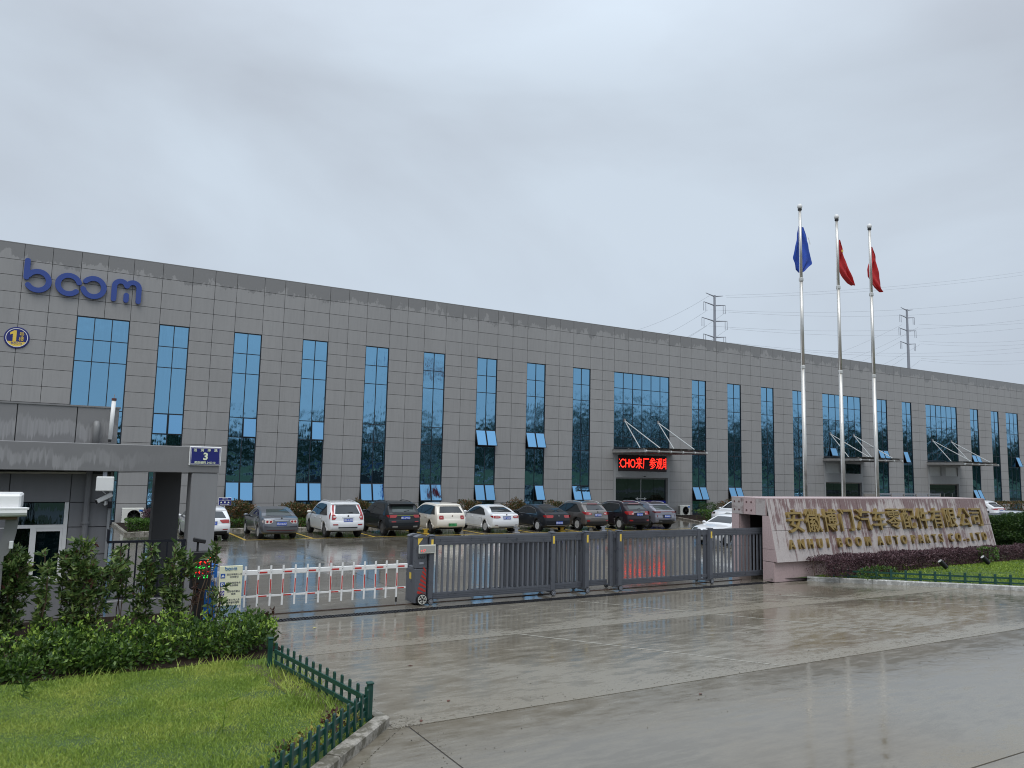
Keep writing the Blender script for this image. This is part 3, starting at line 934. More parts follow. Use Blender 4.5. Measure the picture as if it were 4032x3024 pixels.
for (x0, y0, x1, y1, Ya, Yb, sg) in (
        (397, 97, 2400, -75, 262, 215, 3), (400, 112, 2400, -55, 262, 225, 3),
        (305, 185, 2400, 78, 262, 205, 5), (412, 199, 2400, 132, 262, 220, 5),
        (295, 283, 2400, 220, 262, 205, 5), (424, 301, 2400, 272, 262, 220, 5),
        (420, 385, 2400, 396, 262, 205, 5), (500, 402, 2400, 422, 262, 225, 5),
        (1572, 375, 2400, 352, 262, 230, 2), (1585, 392, 2400, 378, 262, 230, 2), (1570, 272, 2400, 246, 262, 230, 2),
        (1585, 480, 2400, 478, 262, 230, 2), (1585, 493, 2400, 500, 262, 230, 2),
        (300, 98, -300, 345, 262, 330, 3), (290, 185, -300, 452, 262, 330, 3), (282, 283, -300, 545, 262, 330, 3), (400, 200, -200, 500, 262, 330, 3), (412, 300, -100, 545, 262, 330, 3),
        (1470, 275, 700, 560, 262, 330, 3), (1467, 375, 800, 640, 262, 330, 3), (1480, 480, 1000, 690, 262, 330, 3), (1570, 290, 900, 560, 262, 330, 3), (1580, 395, 1000, 640, 262, 330, 3), (1580, 493, 1200, 690, 262, 330, 3)):
    wire(at(*r7(x0, y0), Ya), at(*r7(x1, y1), Yb), sg)

# ------------------------------------------------------------------ gatehouse
gh = thing('gatehouse', 'low grey gatehouse with flat beam roof reaching over the footway', 'building', (-2, 19, 0))
WY = 19.0
# front wall in joints, around the window (-1.15..0.27 wide, 0.74..2.40 high)
wx = [-6.0, -4.0, -2.4, -0.83, 0.27, 1.07]
wz = [0.0, 0.76, 1.30, 1.88, 2.40, 3.02]
back = MB()
back.box(-6.0, 1.065, WY + 0.04, WY + 0.055, 0, 0.72).box(-6.0, 1.065, WY + 0.04, WY + 0.055, 2.42, 4.44)
back.box(-6.0, -0.9, WY + 0.04, WY + 0.055, 0.72, 2.42).box(0.255, 1.065, WY + 0.04, WY + 0.055, 0.72, 2.42)
back.box(-6.0, 1.065, WY + 3.9, WY + 4.0, 0, 4.44).box(0.97, 1.06, WY + 0.057, WY + 3.9, 0, 4.44).box(-6.0, 0.97, WY + 0.057, WY + 3.9, 3.2, 3.3).box(-6, 0.96, WY + 2.2, WY + 2.3, 0.0, 3.19)
back.build('wall', JOINT, gh)
g_ = 0.009
for i in range(5):
    for j in range(5):
        if i == 3 and 1 <= j <= 3: continue
        MB().box(wx[i] + g_, wx[i + 1] - g_, WY, WY + 0.04, wz[j] + g_, wz[j + 1] - g_).build('panel', GATEP, gh)
MB().box(1.062, 1.075, WY + 0.06, WY + 4.0, 0, 4.44).build('side_wall', GATEP, gh)
px_ = [-6.0, -4.2, -2.4, -0.82, 0.27, 1.075]
for i in range(5):
    MB().box(px_[i] + 0.010, px_[i + 1] - 0.010, WY, WY + 0.04, 3.66, 4.44).build('parapet_panel', PARAM, gh)
MB().box(-6.0, 1.10, WY - 0.02, WY + 0.25, 4.442, 4.475).build('coping', PARAM, gh)
bm_ = MB()
bm_.bbox(-6.0, 3.10, 18.2, 18.99, 3.075, 3.65, 0.012)
bm_.box(1.085, 3.10, 18.995, 21.9, 3.12, 3.64)
bm_.build('beam', BEAMM, gh)
MB().bbox(2.545, 3.09, 18.215, 18.80, 0, 3.07, 0.012).build('pillar', PILLARM, gh)
MB().box(2.12, 2.72, 21.2, 21.8, 0, 3.115).build('rear_pillar', SHADECOL, gh)
wf = MB()
Z0, Z1, X0, X1 = 0.76, 2.40, -1.15, 0.26
f = 0.055
wf.box(X1 - 0.075, X1, WY + 0.002, WY + 0.08, Z0, Z1)
wf.box(X0, X1 - 0.076, WY + 0.002, WY + 0.08, 1.865, 1.935).box(X0, X1 - 0.076, WY + 0.002, WY + 0.08, Z0, Z0 + 0.07)
wf.box(-0.40, -0.29, WY + 0.003, WY + 0.075, Z0 + 0.071, 1.864)
wf.box(-0.289, X1 - 0.077, WY + 0.008, WY + 0.07, 1.80, 1.864).box(-0.289, X1 - 0.077, WY + 0.008, WY + 0.07, Z0 + 0.072, Z0 + 0.12)
wf.box(X1 - 0.12, X1 - 0.077, WY + 0.010, WY + 0.07, Z0 + 0.121, 1.799)
w = wf.build('window', WHITE, gh)
MB().box(X0, X1 - 0.08, WY + 0.03, WY + 0.036, 1.94, 2.39).build('pane', GHG, w)
MB().box(-0.288, X1 - 0.122, WY + 0.045, WY + 0.051, Z0 + 0.122, 1.798).build('pane', glass_mat('dark_pane', (0.02, 0.024, 0.03), wave=0.02), w)
MB().box(X0, -0.402, WY + 0.032, WY + 0.038, Z0 + 0.073, 1.863).build('pane', GHG, w)
# pipes on the wall
q = MB()
q.tube((0.59, WY - 0.06, 0.0), (0.59, WY - 0.06, 3.06), 0.062, n=12)
q.lathe([(0.0, 0), (0.08, 0.0), (0.08, 0.04), (0.0, 0.04)], (0.59, WY - 0.06, 1.95), 'z', 12)
q.build('downpipe', M('pipe_grey', (0.20, 0.20, 0.21), 0.4), gh, smooth=False)
MB().path([(0.655, 18.9, 3.64), (0.655, 18.9, 4.02), (0.655, 18.93, 4.09), (0.655, 19.02, 4.10)], 0.068, 10).build('vent_pipe', GREYT, gh, smooth=True)
q = MB()
q.box(1.0, 1.05, WY - 0.05, WY - 0.002, 1.2, 3.05)
q.build('conduit', M('conduit_grey', (0.32, 0.33, 0.34), 0.4), gh)
q = MB()
for k, z in enumerate((3.035, 3.05, 3.062)):
    q.path([(-6, WY - 0.03 - 0.025 * k, z - 0.02), (-2, WY - 0.03 - 0.025 * k, z - 0.04 - .01 * k), (0.55, WY - 0.03 - 0.025 * k, z - 0.02)], 0.012, 5)
stuff(q.build('cable_bundle', M('cable_cream', (0.55, 0.53, 0.47), 0.5), gh))

tl = thing('tube_light', 'white tubular light pole leaning on the gatehouse parapet', 'light', (0.93, 18.8, 3.7))
MB().tube((0.925, 18.85, 3.76), (0.945, 18.85, 4.60), 0.043, n=12).build('tube', WHITE, tl, smooth=True)
MB().tube((0.945, 18.85, 4.605), (0.946, 18.85, 4.655), 0.05, n=12).build('cap', M('cap_red_brown', (0.10, 0.03, 0.025), 0.5), tl)
MB().tube((0.946, 18.85, 4.656), (0.947, 18.85, 4.74), 0.008, n=6).build('spike', GALV, tl)
MB().tube((0.9235, 18.85, 3.70), (0.9249, 18.85, 3.755), 0.03, n=10).build('foot', BLACK, tl)

cc = thing('cctv_camera', 'white bullet security camera at the gatehouse corner', 'camera', (0.97, WY - 0.1, 2.4))
q = MB()
bmx = Matrix.Translation((0.90, WY - 0.26, 2.50)) @ Matrix.Rotation(math.radians(28), 4, 'Y').inverted() @ Matrix.Rotation(math.radians(20), 4, 'Z')
def xf(q, Mx): q.v = [tuple(Mx @ Vector(p)) for p in q.v]; return q
xf(q.bbox(-0.17, 0.17, -0.05, 0.05, -0.045, 0.05, 0.012), bmx).build('housing', WHITE, cc)
q = MB(); xf(q.box(-0.176, -0.171, -0.042, 0.042, -0.04, 0.04), bmx).build('lens_window', BLACK, cc)
MB().path([(0.93, WY - 0.24, 2.44), (0.92, WY - 0.24, 2.36), (0.95, WY - 0.16, 2.36), (0.98, WY - 0.051, 2.40)], 0.022, 8).build('bracket', WHITE, cc)
MB().path([(0.82, WY - 0.05, 2.80), (0.83, WY - 0.06, 2.68), (0.93, WY - 0.10, 2.58)], 0.009, 5).build('cord', WHITE, cc)
MB().bbox(0.985, 1.075, WY - 0.13, WY - 0.052, 2.28, 2.42, 0.01).build('junction_box', BLACKM, cc)
an = thing('antenna_panel', 'square white antenna panel above the security camera', 'antenna', (0.9, WY - 0.1, 2.9))
MB().bbox(0.70, 1.025, 18.05, 18.10, 2.67, 2.97, 0.015).build('panel', WHITE, an)
MB().box(0.82, 0.90, 18.101, 18.30, 2.90, 2.94).box(0.82, 0.90, 18.26, 18.30, 2.9405, 3.074).build('bracket', GALV, an)

pl = thing('address_plate', 'dark blue house number 3 plate on the gatehouse beam', 'sign', (2.79, 18.19, 3.45))
MB().bbox(2.46, 3.125, 18.165, 18.195, 3.235, 3.655, 0.012).build('border', WHITE, pl)
MB().box(2.485, 3.10, 18.155, 18.166, 3.26, 3.63).build('face', SIGNB, pl)
q = MB()
a0, a1, b0, b1 = 2.495, 3.09, 3.27, 3.62
q.box(a0, a1, 18.1525, 18.1545, b0, b0 + 0.006).box(a0, a1, 18.1525, 18.1545, b1 - 0.006, b1).box(a0, a0 + 0.006, 18.1525, 18.1545, b0 + 0.0065, b1 - 0.0065).box(a1 - 0.006, a1, 18.1525, 18.1545, b0 + 0.0065, b1 - 0.0065)
q.build('rule', WHITE, pl)
for k, ch in enumerate('涟漪南路'):
    text(ch, 0.070, (2.575 + 0.143 * k, 18.150, 3.575), PALEY, pl, center=True, bold=0.01)
text('3', 0.215, (2.795, 18.150, 3.440), PALEY, pl, center=True, bold=0.035)
text('邮政编码 242310', 0.060, (2.79, 18.150, 3.305), PALEY, pl, center=True, bold=0.012)

# white booth awning at the left edge
bo = thing('sentry_booth', 'white roofed sentry booth cut by the left picture edge', 'booth', (-1.3, 15.4, 0))
MB().bbox(-2.4, -0.485, 15.2, 16.4, 2.44, 2.71, 0.03).build('roof', WHITE, bo)
q = MB()
q.path([(-2.4, 15.13, 2.41), (-0.385, 15.13, 2.43)], 0.075, 10)
q.box(-2.4, -0.36, 15.06, 15.2, 2.47, 2.495)
q.build('gutter', WHITE, bo)
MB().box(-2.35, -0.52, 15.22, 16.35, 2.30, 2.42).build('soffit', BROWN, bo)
pts = []
for k in range(9):
    t = math.radians(90 * k / 8)
    pts.append((-0.50 - 0.16 * (1 - math.cos(t)), 2.40 - 0.70 * math.sin(t)))
pts += [(-0.66, 0.12), (-0.84, 0.12), (-0.84, 1.72)]
for k in range(9):
    t = math.radians(90 * (8 - k) / 8)
    pts.append((-0.68 - 0.16 * (1 - math.cos(t)), 2.40 - 0.70 * math.sin(t)))
MB().extrude(pts[::-1], 15.30, 15.46).build('curved_bracket', GREYT, bo)
MB().box(-2.3, -0.9, 15.6, 15.66, 0.1, 1.4).build('front_panel', WHITE, bo)
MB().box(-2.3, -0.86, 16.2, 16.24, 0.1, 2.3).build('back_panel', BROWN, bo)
MB().bbox(-0.60, -0.54, 15.24, 15.29, 1.82, 1.95, 0.01).build('switch_box', WHITE, bo)

# black railing on its plinth
ra = thing('pedestrian_railing', 'black steel bar railing under the gatehouse beam', 'railing', (1.8, 18.3, 0.4))
MB().bbox(1.08, 2.54, 18.22, 18.40, 0.0, 0.415, 0.01).build('plinth', PILLARM, ra)
MB().box(1.0, 2.53, 18.28, 18.33, 1.585, 1.635).build('top_rail', BLACKM, ra)
MB().box(1.06, 2.53, 18.285, 18.325, 0.44, 0.48).build('bottom_rail', BLACKM, ra)
MB().bbox(0.985, 1.04, 18.25, 18.36, 1.62, 1.88, 0.01).build('latch', BLACKM, ra)
for k in range(10):
    x = 1.12 + 0.148 * k
    MB().box(x - 0.016, x + 0.016, 18.29, 18.32, 0.481, 1.584).build('bar', BLACKM, ra)
MB().box(2.44, 2.52, 18.27, 18.34, 0.42, 1.584).build('post', BLACKM, ra)

# ------------------------------------------------------------------ barrier, cabinets and boards at the left of the opening
br = thing('boom_barrier', 'red and white fence barrier arm closed across the entrance', 'barrier', (3.0, 17.55, 0))
BY = 17.52
MB().bbox(2.86, 7.42, BY - 0.03, BY + 0.03, 0.900, 1.005, 0.008).build('boom', WHITE, br)
MB().box(2.92, 7.39, BY - 0.018, BY + 0.018, 0.425, 0.462).build('lower_boom', WHITE, br)
px_ = [3.05 + 0.2475 * k for k in range(3)] + [3.66 + 0.268 * k for k in range(14)]
for k, x in enumerate(px_):
    MB().box(x - 0.020, x + 0.020, BY - 0.050, BY - 0.031, 0.235, 1.095).build('picket', WHITE, br)
    MB().box(x - 0.012, x + 0.012, BY - 0.055, BY - 0.0505, 0.50, 0.80).build('reflector', REDP, br)
    MB().lathe([(0.009, -0.004), (0.009, 0.0)], (x + 0.001, BY - 0.051, 0.955), 'y', 8).build('bolt', GREYT, br)
for k in range(-1, 8):
    x = 3.66 + 0.536 * k + 0.29
    if x < 7.3:
        MB().box(x, x + 0.17, BY - 0.036, BY - 0.0305, 0.933, 0.966).build('reflector', REDP, br)
        MB().box(x - 0.03, x + 0.18, BY - 0.023, BY - 0.0185, 0.43, 0.456).build('reflector', REDP, br)
MB().tube((7.146, BY - 0.04, 0.24), (7.146, BY - 0.04, 0.13), 0.022, n=8).build('support_foot', BLACK, br)
MB().tube((7.146, BY - 0.04, 0.129), (7.146, BY - 0.04, 0.06), 0.008, n=6).build('support_pin', GALV, br)
bh = thing('barrier_cabinet', 'blue barrier drive cabinet behind the cream notice board', 'cabinet', (2.95, 17.4, 0))
MB().bbox(2.70, 3.04, 17.25, 17.50, 0.06, 1.20, 0.015).build('housing', SKYB, bh)
MB().box(2.66, 3.06, 17.22, 17.52, 0.0, 0.055).build('base', GREYT, bh)
MB().box(2.985, 3.028, 17.243, 17.249, 0.40, 0.92).build('white_strip', WHITE, bh)
text('ENTRANCE', 0.055, (3.006, 17.240, 0.66), SIGNB, bh, rot=(math.pi / 2, math.pi / 2, 0), center=True, sx=1.3)
for k, ch in enumerate('车辆入口'):
    text(ch, 0.16, (2.90, 17.246, 1.09 - 0.17 * k), WHITE, bh, center=True, bold=0.01)

te = thing('plate_terminal', 'black number plate terminal with red and green text beside pillar', 'terminal', (2.66, 17.0, 0))
MB().bbox(2.56, 2.76, 16.93, 17.10, 0.02, 0.745, 0.012).build('pedestal', BLACK, te)
MB().bbox(2.48, 2.86, 16.90, 17.12, 0.75, 1.50, 0.018).build('housing', BLACK, te)
MB().box(2.50, 2.84, 16.893, 16.899, 0.95, 1.32).build('screen', LEDBACK, te)
MB().lathe([(0.055, -0.006), (0.055, 0.0)], (2.775, 16.898, 1.385), 'y', 20).build('lamp', LEDRED, te)
for r, (mt_, z) in enumerate(((LEDRED, 1.275), (LEDGRN, 1.185), (LEDRED, 1.09), (LEDGRN, 0.995))):
    q = MB()
    rr = random.Random(r)
    for k in range(4):
        xx = 2.52 + 0.078 * k
        for s_ in range(5):
            u, v = xx + rr.uniform(0, 0.052), z + rr.uniform(-0.026, 0.026)
            if rr.random() < 0.5: q.box(u, u + 0.022, 16.888, 16.892, v, v + 0.007)
            else: q.box(u, u + 0.006, 16.888, 16.892, v - 0.012, v + 0.014)
    stuff(q.build('led_line', mt_, te))
q = MB()
xf(q.bbox(-0.12, 0.12, -0.06, 0.06, -0.04, 0.04, 0.012), Matrix.Translation((2.60, 16.96, 1.72)) @ Matrix.Rotation(math.radians(12), 4, 'Y'))
q.tube((2.58, 17.0, 1.50), (2.58, 17.0, 1.69), 0.022)
q.build('plate_camera', BLACK, te)

nb = thing('notice_board', 'cream notice board with four blue icons on two legs', 'sign', (3.25, 16.92, 0))
MB().bbox(3.02, 3.475, 16.905, 16.93, 0.39, 1.195, 0.006).build('board', CREAM, nb)
for x in (3.05, 3.47):
    MB().tube((x, 16.945, 0), (x, 16.945, 1.15), 0.016, n=8).build('leg', WHITE, nb)
boom_flat('lettering', 0.235, (3.125, 16.899, 1.105), M('logo_teal', (0.05, 0.20, 0.42), 0.5), nb)
INK = M('print_ink', (0.035, 0.04, 0.09), 0.6)
ICON = M('icon_blue', (0.015, 0.09, 0.38), 0.5)
ICON2 = M('icon_violet', (0.05, 0.035, 0.30), 0.5)
for k, (t1, t2) in enumerate((('进出车辆及人员', '主动登记'), ('请在指定地点', '有序停车'), ('任何场所禁止', '吸烟'), ('没有工作人员', '陪同请勿参观'))):
    z = 1.015 - 0.172 * k
    text(t1, 0.044, (3.315, 16.9015, z + 0.008), INK, nb, depth=0.002, center=True)
    text(t2, 0.044, (3.315, 16.9015, z - 0.044), INK, nb, depth=0.002, center=True)
    MB().box(3.045, 3.135, 16.900, 16.9045, z - 0.065, z + 0.025).build('icon', ICON if k < 2 else ICON2, nb)
    q = MB()
    cx, cz = 3.09, z - 0.02
    if k == 0:
        q.add([(cx - 0.035, 16.8985, cz - 0.025), (cx + 0.035, 16.8985, cz - 0.025), (cx, 16.8985, cz + 0.03)], [(0, 1, 2)])
    else:
        n = 16
        ro, ri = (0.026, 0.014) if k == 1 else (0.034, 0.024)
        q.add([(cx + r * math.cos(2 * math.pi * j / n), 16.8985, cz + r * math.sin(2 * math.pi * j / n)) for r in (ro, ri) for j in range(n)],
              [(j, (j + 1) % n, n + (j + 1) % n, n + j) for j in range(n)])
        if k == 1: q.box(cx - 0.028, cx - 0.016, 16.898, 16.8995, cz - 0.035, cz + 0.026)
        else: q.add([(cx - 0.022, 16.898, cz + 0.016), (cx - 0.014, 16.898, cz + 0.024), (cx + 0.022, 16.898, cz - 0.016), (cx + 0.014, 16.898, cz - 0.024)], [(0, 1, 2, 3)])
    q.build('icon_figure', WHITE, nb)

ds = thing('direction_sign', 'small blue direction sign with white arrow by the white hatchback', 'sign', (7.1, 39.6, 0))
MB().tube((7.10, 39.6, 0), (7.10, 39.6, 1.3), 0.03, n=8).build('post', WHITE, ds)
MB().bbox(6.80, 7.40, 39.53, 39.56, 1.26, 1.64, 0.01).build('border', WHITE, ds)
MB().box(6.815, 7.385, 39.52, 39.531, 1.275, 1.625).build('face', SIGNB, ds)
q = MB()
q.box(6.88, 7.22, 39.512, 39.519, 1.315, 1.335)
q.add([(7.22, 39.513, 1.30), (7.33, 39.513, 1.325), (7.22, 39.513, 1.35)], [(0, 1, 2)])
q.build('arrow', WHITE, ds)
text('进入厂区', 0.065, (7.1, 39.512, 1.59), WHITE, ds, center=True)
text('小心慢行注意安全', 0.065, (7.1, 39.512, 1.51), WHITE, ds, center=True)
for x in (6.93, 7.27):
    MB().add([(x - 0.05, 39.513, 1.38), (x + 0.05, 39.513, 1.38), (x, 39.513, 1.46)], [(0, 1, 2)]).build('triangle', PALEY, ds)
MB().lathe([(0.04, -0.004), (0.04, 0.0)], (7.10, 39.517, 1.42), 'y', 16).build('disc', WHITE, ds)

# ------------------------------------------------------------------ sliding gate
ga = thing('sliding_gate', 'long grey telescopic bar gate pulled across the entrance on a rail', 'gate', (13, 17.7, 0))
def gwheel(par, x, y, r, w=0.045):
    q = MB().lathe([(r * 0.72, 0.0), (r * 0.95, 0.0), (r, w * 0.3), (r, w * 0.8), (r * 0.8, w), (0.0, w)], (x, y, r + 0.002), 'y', 18)
    o = q.build('wheel', BLACK, par)
    q = MB()
    c = (x, y + 0.006, r + 0.002)
    for k in range(6):
        t = math.pi * 2 * k / 6
        a = Vector((math.cos(t), 0, math.sin(t))); b = Vector((-math.sin(t), 0, math.cos(t)))
        for sg in (-0.18, 0.18):
            p0 = Vector(c) + a * r * 0.12; p1 = Vector(c) + a * r * 0.75 + b * sg * r
            d = b * r * 0.055
            q.add([p0 - d + Vector((0, -0.008, 0)), p0 + d + Vector((0, -0.008, 0)), p1 + d + Vector((0, -0.008, 0)), p1 - d + Vector((0, -0.008, 0))], [(3, 2, 1, 0)])
    n = 18
    q.add([(c[0] + u * math.cos(2 * math.pi * j / n), y - 0.003, c[2] + u * math.sin(2 * math.pi * j / n)) for u in (r * 0.78, r * 0.68) for j in range(n)],
          [(j, (j + 1) % n, n + (j + 1) % n, n + j) for j in range(n)])
    q.lathe([(0.0, -0.008), (r * 0.2, -0.006), (r * 0.2, 0.01)], (x, y, r + 0.002), 'y', 10)
    q.build('wheel_spokes', GALV, par)
    return o
def leaf(x0, x1, Y, post, postx, pitch, b0=None, foot=True):
    lf = MB()
    for z0, z1 in ((1.415, 1.62), (0.125, 0.285)):
        lf.box(x0, x1, Y - 0.03, Y + 0.03, z0, z1)
        hgt = z1 - z0
        for k in (0.22, 0.5, 0.78):
            lf.box(x0, x1, Y - 0.036, Y - 0.0302, z0 + hgt * k - 0.014, z0 + hgt * k + 0.014)
    l = lf.build('leaf', GATE, ga)
    x = (b0 if b0 is not None else x0 + 0.08)
    while x < x1 - 0.02:
        MB().box(x - 0.025, x + 0.025, Y - 0.018, Y + 0.018, 0.286, 1.414).build('bar', GATEL, l)
        x += pitch
    if postx is not None:
        MB().bbox(postx - 0.062, postx + 0.062, 17.43, 17.55, 0.11, 1.635, 0.01).build('post', GATE, l)
        MB().bbox(postx - 0.075, postx + 0.075, 17.42, 17.60, 1.637, 1.665, 0.006).build('post_cap', GATEL, l)
        MB().box(postx - 0.028, postx + 0.028, 17.425, 17.4295, 1.36, 1.56).build('yellow_mark', YELL, l)
        if foot:
            MB().bbox(postx - 0.05, postx + 0.05, 17.46, 18.05, 0.07, 0.125, 0.01).build('foot', GATE, l)
            gwheel(l, postx, 17.405, 0.078)
            gwheel(l, postx - 0.02, 18.03, 0.07)
            MB().box(postx - 0.05, postx + 0.05, 17.62, 17.75, 0.1255, 1.60).build('rear_post', GATE, l)
    return l
leaf(8.09, 11.50, 17.47, True, 8.02, 0.154, 8.175)
leaf(9.13, 12.60, 17.64, True, 11.575, 0.150, 9.18)
leaf(10.22, 13.60, 17.79, True, 12.685, 0.148, 10.27)
leaf(13.90, 16.92, 17.62, True, 13.83, 0.180, 14.06)
leaf(17.39, 19.95, 17.62, True, 17.325, 0.157, 17.475)
l = MB().bbox(13.60, 13.70, 17.60, 17.72, 0.11, 1.64, 0.01).box(13.70, 13.77, 17.56, 17.62, 1.44, 1.56).build('link_post', GATE, ga)
l = MB().bbox(16.90, 17.02, 17.56, 17.68, 0.11, 1.64, 0.01).box(17.02, 17.27, 17.54, 17.58, 1.46, 1.60).box(17.02, 17.27, 17.54, 17.58, 0.2, 0.28).build('link_post', GATE, ga)
mc = MB()
mc.bbox(7.62, 7.93, 17.49, 18.05, 0.05, 0.86, 0.012)
mc.bbox(7.62, 7.93, 17.49, 17.66, 0.87, 1.62, 0.012)
mc.bbox(7.62, 7.93, 17.90, 18.05, 0.87, 1.62, 0.012)
mc.box(7.70, 7.90, 17.665, 17.895, 0.87, 1.56)
mo = mc.build('drive_unit', GATE, ga)
for y0, y1 in ((17.475, 17.675), (17.885, 18.065)):
    pts = [(7.605 + 0.34 * k / 8, 1.622 + 0.05 * math.sin(math.pi * k / 8)) for k in range(9)]
    MB().extrude([(7.605, 1.622 - 0.012)] + [(7.945, 1.61)] + pts[::-1], y0, y1).build('cap', GATEL, mo)
MB().bbox(7.612, 7.70, 17.68, 17.89, 0.80, 0.92, 0.02).build('ledge', GATEL, mo)
MB().add([(7.665, 17.4875, 1.59), (7.80, 17.4875, 1.59), (7.665, 17.4875, 1.42)], [(0, 2, 1)]).build('triangle_mark', YELL, mo)
MB().box(7.616, 7.6195, 17.72, 17.84, 0.60, 0.75).build('yellow_mark', YELL, mo)
dp = MB().bbox(7.655, 8.10, 17.39, 17.42, 1.235, 1.44, 0.008).build('display', ACW, mo)
MB().box(7.675, 8.08, 17.386, 17.3895, 1.26, 1.415).build('display_face', M('display_grey', (0.36, 0.36, 0.34), 0.3), mo)
text('+17', 0.085, (7.765, 17.382, 1.30), LEDDIM, mo, center=True)
text('LAIU', 0.085, (7.77, 17.486, 1.13), BLACK, mo, center=True)
MB().box(7.72, 7.83, 17.4845, 17.4885, 0.97, 1.02).build('maker_plate', GALV, mo)
q = MB()
for k in range(7):
    z = 0.30 + 0.095 * k
    w = 0.235 - 0.026 * k
    q.add([(7.905 - w, 17.4865, z - 0.005), (7.905, 17.4865, z - 0.10), (7.905, 17.4865, z - 0.045), (7.905 - w * .85, 17.4865, z + 0.045)], [(0, 1, 2, 3)])
stuff(q.build('red_chevron', M('chevron_red', (0.45, 0.03, 0.02), 0.5), mo))
q = MB().lathe([(0.105, 0.0), (0.135, 0.004), (0.14, 0.02), (0.14, 0.05), (0.0, 0.06)], (7.80, 17.43, 0.142), 'y', 24).build('drive_wheel', BLACK, mo)
q = MB()
for k in range(5):
    t0 = 2 * math.pi * k / 5 + 0.3
    for s_ in (-0.22, 0.22):
        a = Vector((math.cos(t0 + s_), 0, math.sin(t0 + s_))); b = Vector((-math.sin(t0), 0, math.cos(t0))) * 0.008
        p0 = Vector((7.80, 17.425, 0.142)) + Vector((math.cos(t0), 0, math.sin(t0))) * 0.02
        p1 = Vector((7.80, 17.425, 0.142)) + a * 0.10
        q.add([p0 - b, p0 + b, p1 + b, p1 - b], [(3, 2, 1, 0)])
n = 24
q.add([(7.80 + u * math.cos(2 * math.pi * j / n), 17.424, 0.142 + u * math.sin(2 * math.pi * j / n)) for u in (0.112, 0.098) for j in range(n)],
      [(j, (j + 1) % n, n + (j + 1) % n, n + j) for j in range(n)])
q.build('drive_wheel_rim', ACW, mo)

# ------------------------------------------------------------------ granite name wall
nw = thing('name_wall', 'streaked pink granite name wall with a leaning face', 'wall', (25.6, 17.5, 0))
XL, XR = 19.46, 31.95
Pb, Pt = Vector((0, 16.77, 0.61)), Vector((0, 17.19, 2.56))      # leaning front edge, bottom and top
def fy(z): return 16.77 + (z - 0.61) * (0.42 / 1.95)
# carcass (dark joints show between the stones) with the gate pocket left open at its left end
q = MB()
prof = [(16.80, 0.62), (17.22, 2.545), (18.62, 2.545), (18.62, 0.0), (16.93, 0.0), (16.93, 0.62)]
def prism(q, prof, x0, x1):
    n = len(prof)
    q.add([(x0, y, z) for y, z in prof] + [(x1, y, z) for y, z in prof],
          [tuple(range(n)), tuple(range(2 * n - 1, n - 1, -1))] + [(i, n + i, n + (i + 1) % n, (i + 1) % n)[::-1] for i in range(n)])
    return q
prism(q, [(16.80, 0.62), (17.22, 2.545), (17.33, 2.545), (17.33, 0.0), (16.93, 0.0), (16.93, 0.62)], XL + 0.03, XR - 0.03)
q.box(XL + 0.03, XR - 0.03, 18.34, 18.62, 0, 2.545)
q.box(XL + 0.03, XR - 0.03, 17.331, 18.339, 2.05, 2.545)
q.box(XL + 4.5, XR - 0.03, 17.331, 18.339, 0.0, 2.049)
q.build('core', M('core_dark', (0.035, 0.022, 0.022), 0.7, ns=4, na=0.3), nw)
ups = Vector((0, 0.42, 1.95)).normalized()
nrm = Vector((0, -1.95, 0.42)).normalized()
def stone(x0, x1, za, zb, mat, th=0.03, g=0.006):
    pa = Vector((0, fy(za), za)) + ups * g
    pb = Vector((0, fy(zb), zb)) - ups * g
    vs = []
    for off in (0.0, -th):
        for x, p in ((x0 + g, pa), (x1 - g, pa), (x1 - g, pb), (x0 + g, pb)):
            v = p + nrm * (off + random.uniform(-0.001, 0.001) * (off == 0))
            vs.append((x, v.y, v.z))
    MB().add(vs, [(0, 1, 2, 3), (7, 6, 5, 4), (0, 4, 5, 1), (1, 5, 6, 2), (2, 6, 7, 3), (3, 7, 4, 0)]).build('stone', mat, nw)
nx = 14
xs_ = [XL + (XR - XL) * k / nx for k in range(nx + 1)]
for k in range(nx):
    stone(xs_[k], xs_[k + 1], 0.61, 1.57, GRANITE)
    stone(xs_[k], xs_[k + 1], 1.57, 2.56, GRANITE)
    MB().box(xs_[k] + 0.004, xs_[k + 1] - 0.004, 16.90, 16.93, 0.0, 0.60).build('stone', GRANITE2, nw)
    MB().box(xs_[k] + 0.004, xs_[k + 1] - 0.004, 17.20, 18.66, 2.546, 2.575).build('cap_stone', GRANITE2, nw)
# left end face: rear jamb, lintel and the front jamb with its leaning edge
for z0, z1 in ((0.0, 0.98), (0.98, 2.025)):
    MB().box(XL, XL + 0.029, 18.335, 18.645, z0 + 0.004, z1 - 0.004).build('stone', GRANITE2, nw)
    MB().box(XL + 0.03, XL + 0.5, 18.31, 18.338, z0 + 0.004, z1 - 0.004).build('stone', GRANITE2, nw)
for y0, y1 in ((17.225, 17.62), (17.62, 18.13), (18.13, 18.645)):
    MB().box(XL, XL + 0.029, max(y0, 17.225) + 0.004, y1 - 0.004, 2.03, 2.545).build('stone', GRANITE2 if y0 == 17.62 else GRANITE, nw)
def jamb(z0, z1, yb):
    vs = [(XL, fy(max(z0, 0.61)) + 0.005 if z0 >= 0.6 else 16.905, z0 + 0.004), (XL, yb, z0 + 0.004), (XL, yb, z1 - 0.004), (XL, fy(z1) + 0.005 if z1 > 0.62 else 16.905, z1 - 0.004)]
    vs += [(XL + 0.029, y, z) for _, y, z in vs]
    MB().add(vs, [(0, 1, 2, 3)[::-1], (4, 5, 6, 7), (0, 4, 5, 1)[::-1], (1, 5, 6, 2)[::-1], (2, 6, 7, 3)[::-1], (3, 7, 4, 0)[::-1]]).build('stone', GRANITE2, nw)
